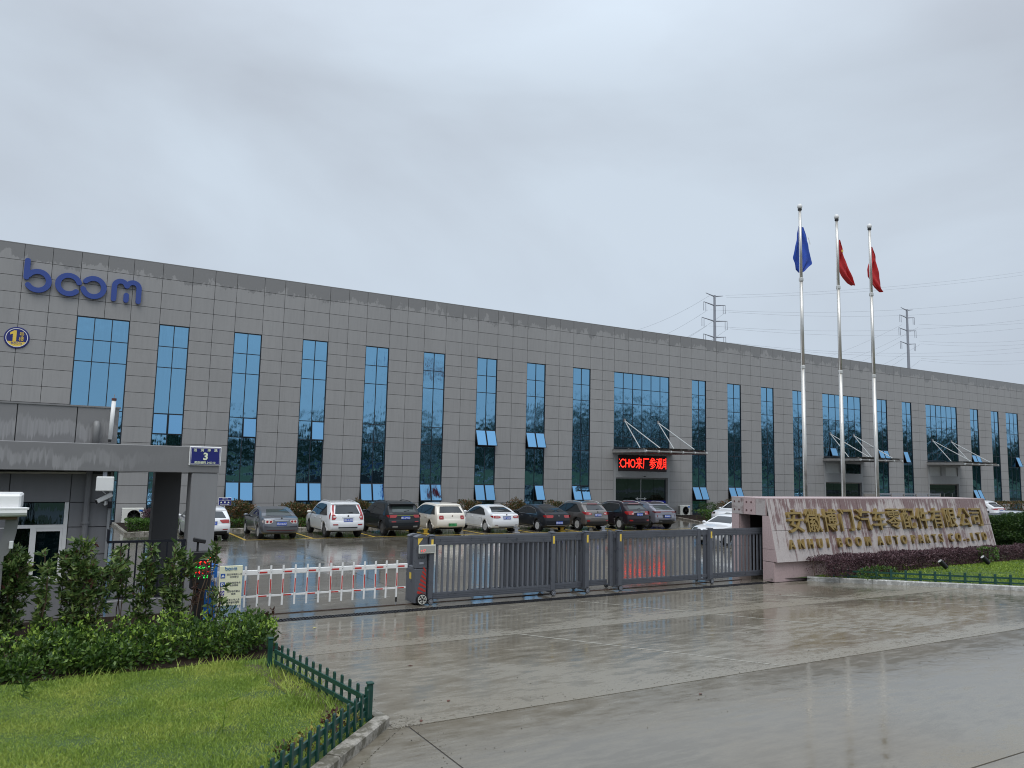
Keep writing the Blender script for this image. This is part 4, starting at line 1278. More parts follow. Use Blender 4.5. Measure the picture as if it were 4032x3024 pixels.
jamb(0.0, 0.605, 17.35); jamb(0.615, 0.99, 17.35); jamb(0.99, 2.025, 17.35)
MB().box(XL - 0.0, XL + 0.029, 17.19, 17.221, 2.03, 2.545).build('stone', GRANITE2, nw)
MB().box(XL + 0.03, XL + 4.4, 18.325, 18.339, 0.0, 2.04).build('pocket_lining', bpy.data.materials['core_dark'], nw)
for y in (17.80, 18.0, 18.32, 18.52):
    for z in (2.16, 2.42):
        MB().lathe([(0.0, -0.004), (0.035, -0.003), (0.035, 0.0)], (XL - 0.0005, y, z), 'x', 12).build('anchor_stain', bpy.data.materials['core_dark'] if False else M('stain', (0.12, 0.06, 0.06), 0.4) if 'stain' not in bpy.data.materials else bpy.data.materials['stain'], nw)

lt = thing('wall_lettering', 'gold raised company name in Chinese and English on granite wall', 'lettering', (25.6, 17.0, 1.4))
TH = math.atan2(1.95, 0.42)
cxs = [20.55, 21.40, 22.25, 23.10, 23.99, 24.86, 25.71, 26.56, 27.42, 28.29, 29.17, 30.10, 30.95]
def on_face(z, off): return Vector((0, fy(z), z)) + nrm * off
for ch, x in zip('安徽博门汽车零配件有限公司', cxs):
    p = on_face(1.85, 0.052)
    text(ch, 0.80, (x, p.y, p.z), GOLD, lt, name='character', depth=0.10, rot=(TH, 0, 0), center=True, bold=0.009)
exs = [20.21, 20.66, 21.09, 21.55, 21.95, 22.55, 23.01, 23.52, 24.03, 24.70, 25.17, 25.60, 26.05, 26.62, 27.05, 27.48, 27.89, 28.31, 28.95, 29.42, 29.80, 30.05, 30.40, 30.77, 31.19]
for ch, x in zip('ANHUIBOOMAUTOPARTSCO.,LTD', exs):
    zc = 1.13 if ch not in '.,' else 1.02
    p = on_face(zc, 0.042)
    text(ch, 0.42, (x, p.y, p.z), GOLD, lt, name='letter', depth=0.08, rot=(TH, 0, 0), center=True, bold=0.018, sx=0.86)

# ------------------------------------------------------------------ flagpoles and flags
FINIAL = M('finial_silver', (0.75, 0.75, 0.74), 0.3)
POLEX = (27.30, 29.79, 32.17)
for k, (x, lab) in enumerate(zip(POLEX, ('steel flagpole flying the blue flag, first from left', 'steel flagpole between the other two, flag with yellow star', 'steel flagpole furthest right, plain red flag'))):
    t = thing('flagpole', lab, 'flagpole', (x, 22, 0), 'flagpoles behind the granite wall')
    zj = 7.95
    MB().tube((x, 22, 0.3), (x, 22, zj), 0.096, 0.084, 16).build('lower_tube', INOX, t, smooth=True)
    MB().tube((x, 22, zj), (x, 22, 11.8), 0.079, 0.070, 16).build('middle_tube', INOX, t, smooth=True)
    MB().tube((x, 22, 11.8), (x, 22, 14.95), 0.066, 0.059, 16).build('upper_tube', INOX, t, smooth=True)
    for z in (zj, 11.8):
        MB().lathe([(0.08, -0.08), (0.097, -0.05), (0.097, 0.05), (0.08, 0.08)], (x, 22, z), 'z', 16).build('collar', STEELW, t)
    MB().lathe([(0.0, 0.24), (0.06, 0.23), (0.10, 0.18), (0.113, 0.12), (0.10, 0.06), (0.075, 0.025)], (x, 22, 14.97), 'z', 16).build('finial', FINIAL, t, smooth=True)
    MB().lathe([(0.088, -0.03), (0.088, 0.03)], (x, 22, 14.95), 'z', 16).build('truck', BLACK, t)
    MB().lathe([(0.0, 0.0), (0.26, 0.0), (0.26, 0.05), (0.15, 0.10), (0.15, 0.3), (0.0, 0.3)], (x, 22, 0.0), 'z', 16).build('base', STEELW, t)
    MB().path([(x - 0.12, 21.97, 14.6), (x - 0.13, 21.96, 11), (x - 0.14, 21.95, 6), (x - 0.14, 21.95, 1.6)], 0.012, 5).build('halyard', WHITE, t)

def flag(name, label, mat, x, rows, wav=0.06):
    """rows: (z, x left, x right) - hanging cloth gathered in folds"""
    t = thing(name, label, 'flag', (x, 21.85, rows[0][0]), 'flags on the three poles')
    nv, nu = 26, 22
    q = MB()
    vs = []
    zs = [r[0] for r in rows]
    for i in range(nv + 1):
        z = zs[0] + (zs[-1] - zs[0]) * i / nv
        j = max(k for k in range(len(rows) - 1) if rows[k][0] >= z - 1e-6)
        f_ = (rows[j][0] - z) / (rows[j][0] - rows[j + 1][0])
        xl = rows[j][1] + (rows[j + 1][1] - rows[j][1]) * f_
        xr = rows[j][2] + (rows[j + 1][2] - rows[j][2]) * f_
        for u in range(nu + 1):
            s_ = u / nu
            amp = wav * min(1, (i + 2) / 8)
            yy = 22.22 + amp * math.sin(s_ * 9.5 + i * 0.16 + x) + 0.5 * amp * math.sin(s_ * 17 - i * 0.23)
            vs.append((x + 0.17 * x / 22 + 1.62 * (xl + (xr - xl) * s_) + 0.012 * math.sin(i * 0.9 + u), yy - 0.05, z + 0.05 * math.sin(s_ * 7 + x) * (i / nv)))
    q.add(vs, [(i * (nu + 1) + u, i * (nu + 1) + u + 1, (i + 1) * (nu + 1) + u + 1, (i + 1) * (nu + 1) + u) for i in range(nv) for u in range(nu)])
    q.build('cloth', mat, t, smooth=True)
    return t
fl1 = flag('company_flag', 'limp blue flag wrapped about the left flagpole', FLAGB, POLEX[0],
     [(14.27, -0.06, 0.12), (13.565, -0.2, 0.33), (13.022, -0.3, 0.48), (12.706, -0.33, 0.5), (12.525, -0.26, 0.34), (12.254, -0.18, 0.12), (12.191, -0.08, 0.04)])
q = MB()
for k in range(6): q.box(POLEX[0] + 0.60 + 0.02 * k, POLEX[0] + 0.65 + 0.02 * k, 22.07, 22.074, 13.76 - 0.05 * k, 13.82 - 0.05 * k)
stuff(q.build('emblem', WHITE, fl1))
fl2 = flag('national_flag', 'red flag with yellow star hanging on the middle pole', FLAGR, POLEX[1],
     [(14.13, 0.085, 0.11), (13.582, 0.08, 0.26), (12.992, 0.08, 0.42), (12.781, 0.12, 0.47), (12.486, 0.24, 0.58), (12.233, 0.44, 0.66), (12.149, 0.62, 0.68)], 0.07)
pts = []
for k in range(10):
    r_ = 0.075 if k % 2 == 0 else 0.03
    t_ = math.radians(90 + 36 * k)
    pts.append((POLEX[1] + 0.42 + r_ * 1.5 * math.cos(t_), 22.05, 13.58 + r_ * 1.2 * math.sin(t_)))
MB().add(pts + [(POLEX[1] + 0.42, 22.05, 13.58)], [(k, (k + 1) % 10, 10) for k in range(10)]).build('star', YELL, fl2)
flag('red_flag', 'plain red flag hanging on the right pole', FLAGR, POLEX[2],
     [(14.19, 0.07, 0.09), (13.598, 0.02, 0.2), (13.007, -0.16, 0.34), (12.669, -0.15, 0.42), (12.415, -0.02, 0.48), (12.289, 0.1, 0.5), (12.12, 0.36, 0.53)], 0.08)

# ------------------------------------------------------------------ air conditioners, rack, parking locks
def ac(x, y, label):
    t = thing('air_conditioner', label, 'air conditioner', (x, y, 0))
    MB().bbox(x, x + 1.02, y, y + 0.36, 0.12, 0.88, 0.02).build('casing', ACW, t)
    q = MB().lathe([(0.31, -0.012), (0.31, 0.0)], (x + 0.56, y - 0.001, 0.47), 'y', 28)
    fan = q.build('fan_grille', CAST, t)
    q = MB()
    for k in range(4):
        q.lathe([(0.07 + 0.07 * k, 0.0), (0.085 + 0.07 * k, 0.0)], (x + 0.56, y - 0.016, 0.47), 'y', 24)
    for k in range(8):
        a_ = math.pi * k / 4
        q.tube((x + 0.56, y - 0.016, 0.47), (x + 0.56 + 0.30 * math.cos(a_), y - 0.016, 0.47 + 0.30 * math.sin(a_)), 0.004, n=4)
    stuff(q.build('grille_wire', GREYT, fan))
    MB().box(x + 0.80, x + 0.98, y - 0.006, y - 0.002, 0.70, 0.80).build('badge', SKYB, t)
    q = MB()
    for k in range(8): q.box(x - 0.006, x - 0.001, y + 0.05, y + 0.30, 0.22 + 0.08 * k, 0.26 + 0.08 * k)
    stuff(q.build('side_fins', BLACK, t))
    for u in (x + 0.12, x + 0.82): MB().box(u, u + 0.08, y + 0.02, y + 0.34, 0.0, 0.118).build('foot', GREYT, t)
ac(41.25, 44.75, 'white air conditioner unit right of the glass entrance')
ac(3.02, 44.75, 'white air conditioner unit behind the planter by the gatehouse')
rk = thing('louvre_railing', 'grey steel rail fence in front of the far entrances', 'railing', (63.5, 41, 0))
for x in [58.2 + 1.8 * k for k in range(7)]:
    MB().box(x - 0.05, x + 0.05, 40.95, 41.05, 0, 1.98).build('post', STEELD, rk)
for z in (1.62, 1.75, 1.88, 1.97):
    MB().box(58.2, 69.05, 40.97, 41.03, z - 0.035, z + 0.02).build('rail', GALV, rk)
MB().box(58.25, 60.15, 40.94, 40.96, 1.35, 1.98).build('panel', STEELD, rk)
def lock(x, y, mat, label, name='parking_lock'):
    t = thing(name, label, 'parking lock', (x, y, 0))
    MB().bbox(x - 0.16, x + 0.16, y - 0.14, y + 0.14, 0.0, 0.06, 0.015).build('base', mat, t)
    MB().bbox(x - 0.10, x + 0.10, y - 0.05, y + 0.05, 0.061, 0.22, 0.02).build('post', mat, t)
    MB().bbox(x - 0.17, x + 0.17, y - 0.06, y + 0.06, 0.221, 0.27, 0.015).build('head', mat, t)
LOCKY = M('lock_yellow', (0.45, 0.29, 0.03), 0.5, ns=8, na=0.3)
lock(16.05, 35.75, LOCKY, 'yellow parking lock between the black car and cream hatchback')
lock(23.95, 35.3, LOCKY, 'yellow parking lock behind the black sedan')
lock(21.0, 35.2, GALV, 'grey parking lock behind the white sedan')
lock(26.6, 35.1, GALV, 'grey parking lock behind the bronze car')

# ------------------------------------------------------------------ cars
TYRE = M('tyre_rubber', (0.012, 0.012, 0.013), 0.75)
CGLASS = M('car_glass', (0.010, 0.014, 0.017), 0.03, spec=0.7)
CGLASS2 = M('car_glass_light', (0.030, 0.042, 0.040), 0.04, spec=0.7)
LAMPR = M('tail_lamp_red', (0.33, 0.012, 0.012), 0.12, coat=1.0)
LAMPD = M('tail_lamp_dark', (0.12, 0.008, 0.010), 0.12, coat=1.0)
LAMPC = M('lamp_clear', (0.55, 0.50, 0.47), 0.15, coat=1.0)
CHROME = M('chrome', (0.62, 0.62, 0.62), 0.12, metal=1.0)
RIMS = M('alloy_silver', (0.52, 0.52, 0.52), 0.3, metal=0.25)
RIMD = M('alloy_dark', (0.12, 0.12, 0.125), 0.35, metal=0.3)
PLATEB = M('plate_blue', (0.018, 0.085, 0.50), 0.4)
PLATEG = M('plate_green', (0.07, 0.42, 0.14), 0.4)
PLAST = M('bumper_plastic', (0.020, 0.020, 0.021), 0.55)
def paint(name, col, metal=0.0, rough=0.28):
    dk = max(col) < 0.05
    return M(name, col, 0.45 if dk else rough, metal=0 if dk else metal, coat=0.45 if dk else 0.9, spec=0.2 if dk else 0.5)

def chaikin(p, it=2):
    for _ in range(it):
        q = [p[0]]
        for a, b in zip(p[:-1], p[1:]):
            q.append((a[0] * .75 + b[0] * .25, a[1] * .75 + b[1] * .25))
            q.append((a[0] * .25 + b[0] * .75, a[1] * .25 + b[1] * .75))
        q.append(p[-1])
        p = q
    return p

class Car:
    def __init__(s, L, W, H, top, r=0.34, yr=0.92, yf=None, zs=0.25, belt=0.95, roofw=0.76, clad=0.0, ring=0.05):
        s.ring = ring
        s.L, s.W, s.H, s.r, s.yr, s.zs, s.belt, s.roofw, s.clad = L, W, H, r, yr, zs, belt, roofw, clad
        s.yf = yf or L - 0.88
        s.top = chaikin(top)
        s.it = max(range(len(s.top)), key=lambda i: s.top[i][1])
    def X(s, y, z):
        w = s.W / 2
        if z < 0.62: f = 0.945 + 0.055 * max(0, (z - 0.15) / 0.47) ** 0.6
        elif z < s.belt: f = 1.0 - 0.025 * ((z - 0.62) / max(0.01, s.belt - 0.62)) ** 2
        else:
            t = (z - s.belt) / max(0.05, s.H - s.belt)
            f = 0.975 - (0.975 - s.roofw) * t ** 1.15
        d = min(y, s.L - y)
        t = max(0.0, min(1.0, 1 - d / 0.95))
        f *= 1 - 0.115 * t ** 2.2
        return w * f
    def bowy(s, y, q):
        wr = max(0.0, min(1.0, 1 - y / 0.55)) if True else 0
        wf = max(0.0, min(1.0, 1 - (s.L - y) / 0.7))
        return y + (0.11 * wr - 0.20 * wf) * q * q
    def strip(s, P, n, sx, off=0.0):
        ye = s.bowy(P[0], 1.0)
        Xe = s.X(ye, P[1]) - 0.045
        y = s.bowy(P[0], sx)
        c = 0.025 * (1 - sx * sx) + off
        return (sx * Xe, y + n[0] * c, P[1] + n[1] * c)
    def tn(s, i):
        a = s.top[max(0, i - 1)]; b = s.top[min(len(s.top) - 1, i + 1)]
        d = Vector((b[0] - a[0], b[1] - a[1])).normalized()
        return (-d.y, d.x)
    def find(s, z, front=False):
        rng = range(len(s.top) - 1, s.it, -1) if front else range(0, s.it)
        for i in rng:
            j = i - 1 if front else i + 1
            a, b = s.top[i], s.top[j]
            if a[1] <= z <= b[1] or (i == (len(s.top) - 1 if front else 0) and z < a[1]):
                t = 0 if b[1] == a[1] else max(0, (z - a[1]) / (b[1] - a[1]))
                P = (a[0] + (b[0] - a[0]) * t, a[1] + (b[1] - a[1]) * t)
                n1, n2 = s.tn(i), s.tn(j)
                n = Vector((n1[0] + (n2[0] - n1[0]) * t, n1[1] + (n2[1] - n1[1]) * t)).normalized()
                return P, (n.x, n.y)
        return s.top[s.it], s.tn(s.it)
    def body(s, par, mats):
        r, Ra = s.r, s.r + 0.055
        bot = []
        def arch(yc):
            a0 = math.asin(max(-1, min(1, (s.zs - r) / Ra)))
            pts = []
            for k in range(13):
                t = a0 + (math.pi - 2 * a0) * k / 12
                pts.append((yc + Ra * math.cos(t), r + Ra * math.sin(t)))
            return pts
        bot += arch(s.yf)
        ya, yb = s.yf - Ra, s.yr + Ra
        bot += [(ya + (yb - ya) * k / 8, s.zs) for k in range(1, 8)]
        bot += arch(s.yr)
        loop = list(s.top) + bot
        nt, nl = len(s.top), len(loop)
        q = MB()
        sxs = [-1, -0.985, -0.93, -0.75, -0.4, 0, 0.4, 0.75, 0.93, 0.985, 1]
        ns = len(sxs)
        vs = []
        for i, P in enumerate(loop):
            n = s.tn(i) if i < nt else (0, 0)
            for sx in sxs:
                if i < nt: vs.append(s.strip(P, n, sx))
                else:
                    ye = s.bowy(P[0], 1.0)
                    vs.append((sx * (s.X(ye, P[1]) - 0.045), s.bowy(P[0], sx), P[1]))
        fs, ms = [], []
        def mi(z, y):
            return 1 if (s.clad and z < s.clad) or z < s.zs + 0.02 else 0
        for i in range(nl):
            j = (i + 1) % nl
            for k in range(ns - 1):
                fs.append((i * ns + k, i * ns + k + 1, j * ns + k + 1, j * ns + k))
                under = i >= nt - 1
                ms.append(1 if under else mi((loop[i][1] + loop[j][1]) / 2, loop[i][0]))
        q.add(vs, fs); q.m = ms[:]
        rs_ = [(0.0, 0.045), (0.012, 0.022), (0.03, 0.009), (0.06, 0.002), (0.5, 0), (1.0, 0)]
        for sg in (-1, 1):
            vs, fs, ms = [], [], []
            for i, P in enumerate(loop):
                E_ = Vector((s.bowy(P[0], 1.0), P[1]))
                Q = Vector((max(0.95, min(s.L - 1.0, P[0])), max(s.r + 0.055 + 0.36, 0.80)))
                d = (Q - E_).length
                for a, rad in rs_:
                    f = min(a / d, 0.45 * (a / 0.06)) if a < 0.1 else a
                    p = E_.lerp(Q, f)
                    vs.append((sg * (s.X(p.x, p.y) - rad), p.x, p.y))
            nr = len(rs_)
            for i in range(nl):
                j = (i + 1) % nl
                for k in range(nr - 1):
                    fc = (i * nr + k, j * nr + k, j * nr + k + 1, i * nr + k + 1)
                    fs.append(fc if sg > 0 else fc[::-1])
                    zc = sum(vs[a][2] for a in fc) / 4; yc = sum(vs[a][1] for a in fc) / 4
                    m_ = 1 if (s.clad and (zc < s.clad or min(math.hypot(yc - s.yr, zc - s.r), math.hypot(yc - s.yf, zc - s.r)) < Ra + s.ring)) or zc < s.zs + 0.02 else 0
                    ms.append(m_)
            o_ = len(q.f)
            q.add(vs, fs)
            q.m[o_:] = ms
        return q.build('body', mats, par, smooth=True)
    def side(s, par, name, cols, mat, off=0.006, nz=5, both=True, sides=None):
        """patch on the flank: cols are (y, z low, z high)"""
        out = []
        for sg in (sides or (-1, 1)):
            q = MB()
            vs = []
            for (y, a, b) in cols:
                for k in range(nz + 1):
                    z = a + (b - a) * k / nz
                    vs.append((sg * (s.X(y, z) + off), y, z))
            n = nz + 1
            fs = []
            for i in range(len(cols) - 1):
                for k in range(nz):
                    f = (i * n + k, (i + 1) * n + k, (i + 1) * n + k + 1, i * n + k + 1)
                    fs.append(f if sg > 0 else f[::-1])
            q.add(vs, fs)
            out.append(q.build(name, mat, par, smooth=True))
        return out
    def face(s, par, name, rows, mat, off=0.008, ns=8, front=False):
        """patch on tail or nose: rows are (z, s left, s right)"""
        q = MB()
        vs = []
        for (z, a, b) in rows:
            P, n = s.find(z, front)
            for k in range(ns + 1):
                vs.append(s.strip(P, n, a + (b - a) * k / ns, off))
        n = ns + 1
        q.add(vs, [(i * n + k, i * n + k + 1, (i + 1) * n + k + 1, (i + 1) * n + k) for i in range(len(rows) - 1) for k in range(ns)])
        return q.build(name, mat, par, smooth=True)
    def roofz(s, y):
        best = 0
        for a, b in zip(s.top[:-1], s.top[1:]):
            lo, hi = min(a[0], b[0]), max(a[0], b[0])
            if lo <= y <= hi and hi > lo:
                t = (y - a[0]) / (b[0] - a[0])
                best = max(best, a[1] + (b[1] - a[1]) * t)
        return best
    def windows(s, par, y0, y1, tilt=1.2, drop=0.105, split=None, belt=None, rise=0.0, mat=None, chrome=None, quarter=None):
        belt = belt or s.belt + 0.01
        def zb(y): return belt + rise * (y - y0) / (y1 - y0) * -1 + rise
        def zt(y): return min(s.roofz(y) - drop, zb(y) + 0.015 + max(0, y - y0) * tilt)
        cuts = [y0] + list(split or []) + [y1]
        allc = [y0 + (y1 - y0) * k / 30 for k in range(31)]
        if chrome:
            s.side(par, 'window_trim', [(y, zt(y), zt(y) + 0.025) for y in allc], chrome, 0.004, 1)
            s.side(par, 'window_trim', [(y, zb(y) - 0.02, zb(y)) for y in allc], chrome, 0.004, 1)
        for a, b in zip(cuts[:-1], cuts[1:]):
            g = 0.022
            cols = []
            for k in range(15):
                y = a + (g if a != y0 else 0) + (b - a - (g if a != y0 else 0) - (g if b != y1 else 0)) * k / 14
                if zt(y) > zb(y): cols.append((y, zb(y), zt(y)))
            s.side(par, 'side_window', cols, mat or CGLASS, 0.007)
        s.side(par, 'pillar_trim', [(c - 0.03, zb(c) + 0.01, zt(c) - 0.01) for c in cuts[1:-1]] and [(cuts[1] - 0.024, zb(cuts[1]), zt(cuts[1])), (cuts[1] + 0.024, zb(cuts[1]), zt(cuts[1]))], BLACK, 0.005, 3)
    def doors(s, par, cuts, mat, zb=None, chrome=None):
        for a, b in zip(cuts[:-1], cuts[1:]):
            cols = []
            for k in range(7):
                y = a + 0.006 + (b - a - 0.012) * k / 6
                zl = s.zs + 0.13
                dd = math.hypot(y - s.yr, 0)
                if dd < s.r + 0.075: zl = max(zl, s.r + math.sqrt(max(0, (s.r + 0.09) ** 2 - dd * dd)))
                cols.append((y, zl if not s.clad else max(zl, s.clad + 0.01), (zb or s.belt) - 0.02))
            for o in s.side(par, 'door', cols, mat, 0.0035, 6):
                sg = 1 if o.data.vertices[0].co.x > 0 else -1
                y = a + 0.14
                z = s.belt - 0.13
                x = sg * (s.X(y, z) + 0.012)
                MB().bbox(x - 0.016, x + 0.016, y, y + 0.19, z - 0.013, z + 0.013, 0.006).build('handle', chrome or mat, o)
    def wheels(s, par, spokes=5, rim=RIMS, w=0.215, twin=False):
        for y in (s.yr, s.yf):
            for sg in (-1, 1):
                xo = s.W / 2 * 0.965
                r = s.r
                prof = [(r * 0.60, 0.0), (r * 0.66, -0.012), (r * 0.90, -0.010), (r * 0.985, 0.02), (r, 0.05), (r, w - 0.05), (r * 0.97, w), (0.0, w)]
                q = MB()
                q.lathe([(a, -sg * h) for a, h in prof], (sg * xo, y, r), 'x', 28)
                o = q.build('wheel', TYRE, par, smooth=False)
                q = MB()
                n = 28
                xf_ = sg * (xo + 0.004)
                q.lathe([(r * 0.64, 0.0), (r * 0.615, sg * 0.006), (r * 0.57, -sg * 0.004), (r * 0.56, -sg * 0.05)], (xf_, y, r), 'x', n)
                for k in range(spokes):
                    for tw in ((-0.16, 0.16) if twin else (0.0,)):
                        t = 2 * math.pi * k / spokes + 0.2
                        a = Vector((0, math.cos(t), math.sin(t))); b = Vector((0, -math.sin(t), math.cos(t)))
                        c = Vector((xf_, y, r))
                        p0 = c + a * r * 0.10; p1 = c + (a * math.cos(tw) + b * math.sin(tw)) * r * 0.58
                        wd = r * (0.05 if twin else (0.085 if spokes < 7 else 0.05))
                        dx = Vector((sg * 0.006, 0, 0)); dd = Vector((-sg * 0.03, 0, 0))
                        v = [p0 - b * wd + dx, p0 + b * wd + dx, p1 + b * wd * 1.15, p1 - b * wd * 1.15]
                        v += [u + dd for u in v]
                        q.add(v, [(0, 1, 2, 3), (0, 4, 5, 1), (3, 2, 6, 7), (0, 3, 7, 4), (1, 5, 6, 2)])
                q.lathe([(r * 0.14, -sg * 0.02), (r * 0.13, sg * 0.012), (0.0, sg * 0.014)], (xf_, y, r), 'x', 14)
                q.build('rim', rim, o)
                MB().lathe([(r * 0.575, -sg * 0.035), (0.0, -sg * 0.036)], (xf_, y, r), 'x', 20).build('brake', BLACK, o)
    def mirrors(s, par, y, z, mat):
        for sg in (-1, 1):
            x = sg * (s.X(y, z) + 0.12)
            bm = bmesh.new()
            bmesh.ops.create_uvsphere(bm, u_segments=12, v_segments=8, radius=1)
            q = MB()
            q.add([(x + v.co.x * 0.12, y + v.co.y * 0.075 + 0.02, z + 0.05 + v.co.z * 0.075) for v in bm.verts], [[v.index for v in f.verts] for f in bm.faces])
            bm.free()
            q.box(x - sg * 0.13 - 0.03, x - sg * 0.13 + 0.06, y + 0.0, y + 0.05, z - 0.02, z + 0.02)
            o = q.build('mirror', mat, par, smooth=True)
    def plate(s, par, z, txt, mat=None, zc=None):
        P, n = s.find(z)
        y = P[0] - 0.045
        o = MB().bbox(-0.225, 0.225, y - 0.012, y + 0.03, z - 0.072, z + 0.072, 0.006).build('licence_plate', mat or PLATEB, par)
        tx = text_mesh(txt, 0.125, 0.002, 0.012, sx=0.80).copy()
        tx.materials.append(WHITE if mat is None else BLACK)
        t = put('lettering', tx)
        t.location = (0, y - 0.0145, z - 0.004); t.rotation_euler = (math.pi / 2, 0, 0)
        t.parent = o
        MB().box(-0.235, 0.235, y - 0.004, y + 0.05, z + 0.0735, z + 0.085).build('plate_lamp', PLAST, par)
    def rails(s, par, y0, y1, mat, sx=0.86):
        for sg in (-1, 1):
            pts = []
            for k in range(13):
                y = y0 + (y1 - y0) * k / 12
                z = s.roofz(y)
                lift = 0.055 * math.sin(math.pi * k / 12) ** 0.5 if 0 < k < 12 else -0.01
                pts.append((sg * (s.X(y, z) - 0.045) * sx / 0.9 * 0.98, y, z + lift - 0.005))
            MB().path(pts, 0.017, 6).build('roof_rail', mat, par, smooth=True)

def suv_top(L=4.5, H=1.68, deck=1.05, slope=0.42, wz=1.52, bump_=0.60, hood=1.0, tail=0.06):
    return [(0.20, .34), (0.06, .40), (0.005, .52), (0.0, bump_), (0.02, bump_ + .12), (0.05, bump_ + .17), (tail + .02, deck - .10), (tail + .07, deck), (tail + .10, deck + .03),
            (tail + .10 + slope * .5, (deck + wz) / 2 + .02), (tail + .10 + slope, wz), (tail + slope + .06, wz + .09), (tail + slope + .45, H - .015), (L * .36, H), (L * .46, H), (L * .545, H - .05),
            (L * .60, H - .15), (L * .70, hood + .20), (L * .755, hood + .03), (L * .85, hood - .035), (L - .30, hood - .11), (L - .10, hood - .22), (L - .02, .66), (L, .50), (L - .05, .36), (L - .20, .27)]
def sedan_top(L=4.7, H=1.46, deck=1.03, y_d=0.62, y_r=1.42, hood=0.93):
    return [(0.18, .29), (0.05, .36), (0.0, .48), (0.0, .62), (0.025, .74), (0.05, .84), (0.075, .93), (0.12, deck - .02), (0.20, deck), (y_d - .1, deck + .03), (y_d, deck + .05),
            ((y_d + y_r) / 2, (deck + H) / 2 + .035), (y_r, H - .085), (y_r + .30, H - .018), (L * .42, H), (L * .49, H - .012), (L * .555, H - .075), (L * .66, hood + .22), (L * .735, hood + .02),
            (L * .84, hood - .04), (L - .30, hood - .13), (L - .09, hood - .26), (L - .01, .58), (L, .45), (L - .05, .33), (L - .2, .24)]

CS = 0.945
CG = 'cars parked nose in along the hedge'
def car_root(label, x, y, rz=0.0, cat='car', group=CG, name='parked_car'):
    return thing(name, label, cat, (x, y, 0.004), group, local=True, rz=rz, sc=CS)
W_, K_, = WHITE, None
PW = paint('paint_white', (0.72, 0.73, 0.74)); PC = paint('paint_cream', (0.76, 0.71, 0.62)); PG = paint('paint_grey_metallic', (0.135, 0.145, 0.165), 0.5)
PB = paint('paint_black', (0.010, 0.012, 0.016)); PDG = paint('paint_dark_grey', (0.014, 0.017, 0.020), 0.3); PBR = paint('paint_bronze', (0.150, 0.135, 0.125), 0.5)
PPU = paint('paint_plum_black', (0.016, 0.011, 0.015), 0.3); PGP = paint('paint_lilac_grey', (0.20, 0.20, 0.235), 0.4)

def lamps(c, t, rows, mat, sidecols=None, name='tail_lamp'):
    """rows given for the right lamp; mirrored for the left one; sidecols continue it round the corner"""
    for sg in (1, -1):
        rr = [(z, a, b) if sg > 0 else (z, -b, -a) for z, a, b in rows]
        l = c.face(t, name, rr, mat, 0.010, 4)
        if sidecols:
            c.side(l, 'lamp_corner', sidecols, mat, 0.008, 3, sides=(sg,))

def rear_window(c, t, z0, z1, s0=0.84, s1=0.74, mat=None, n=7):
    return c.face(t, 'rear_window', [(z0 + (z1 - z0) * k / n, -(s0 + (s1 - s0) * k / n), s0 + (s1 - s0) * k / n) for k in range(n + 1)], mat or CGLASS, 0.007)
def windscreen(c, t, z0, z1):
    return c.face(t, 'windscreen', [(z0 + (z1 - z0) * k / 7, -(0.88 - .1 * k / 7), 0.88 - .1 * k / 7) for k in range(8)], CGLASS, 0.007, front=True)
def bar(c, t, name, z, h, s, mat, off=0.011, s0=None):
    s0 = -s if s0 is None else s0
    return c.face(t, name, [(z - h / 2, s0, s), (z, s0, s), (z + h / 2, s0, s)], mat, off)
def wiper(c, t, z):
    P, n = c.find(z)
    a = Vector(c.strip(P, n, -0.02, 0.02)); P, n = c.find(z + 0.035); b = Vector(c.strip(P, n, 0.34, 0.02))
    MB().tube(a, b, 0.011, n=5).build('wiper', BLACK, t)
def badge(c, t, z, r=0.045, mat=None):
    P, n = c.find(z)
    p = c.strip(P, n, 0, 0.012)
    q = MB().lathe([(r, 0.0), (r, -0.012), (r * 0.72, -0.012), (r * 0.72, -0.004), (0.0, -0.004)], p, 'y', 18)
    q.build('badge', mat or CHROME, t)

# 1 white hatchback half hidden by the pillar
t = car_root('white estate car half hidden behind the gatehouse pillar', 5.78, 34.75)
c = Car(4.5, 1.78, 1.47, suv_top(4.5, 1.47, .98, .55, 1.30, .58, .93), r=.32, belt=.92, zs=.23)
c.body(t, [PW, PLAST]); c.doors(t, (1.35, 2.25, 3.25), PW); c.windows(t, .45, 3.35, .9, split=(2.25,), chrome=CHROME); c.wheels(t, 10)
rear_window(c, t, 1.01, 1.28); windscreen(c, t, 1.0, 1.36); lamps(c, t, [(.80, .60, .97), (.86, .50, .985), (.93, .44, .985), (.95, .72, .98)], LAMPR, [(.10, .80, .95), (.25, .83, .945), (.40, .90, .93)])
bar(c, t, 'bumper_insert', .40, .13, .90, PLAST); bar(c, t, 'reflector', .53, .035, .93, LAMPR, s0=.62); bar(c, t, 'reflector', .53, .035, -.62, LAMPR, s0=-.93)
c.mirrors(t, 3.15, .93, PW); c.plate(t, .80, '皖P·A381'); badge(c, t, .93)
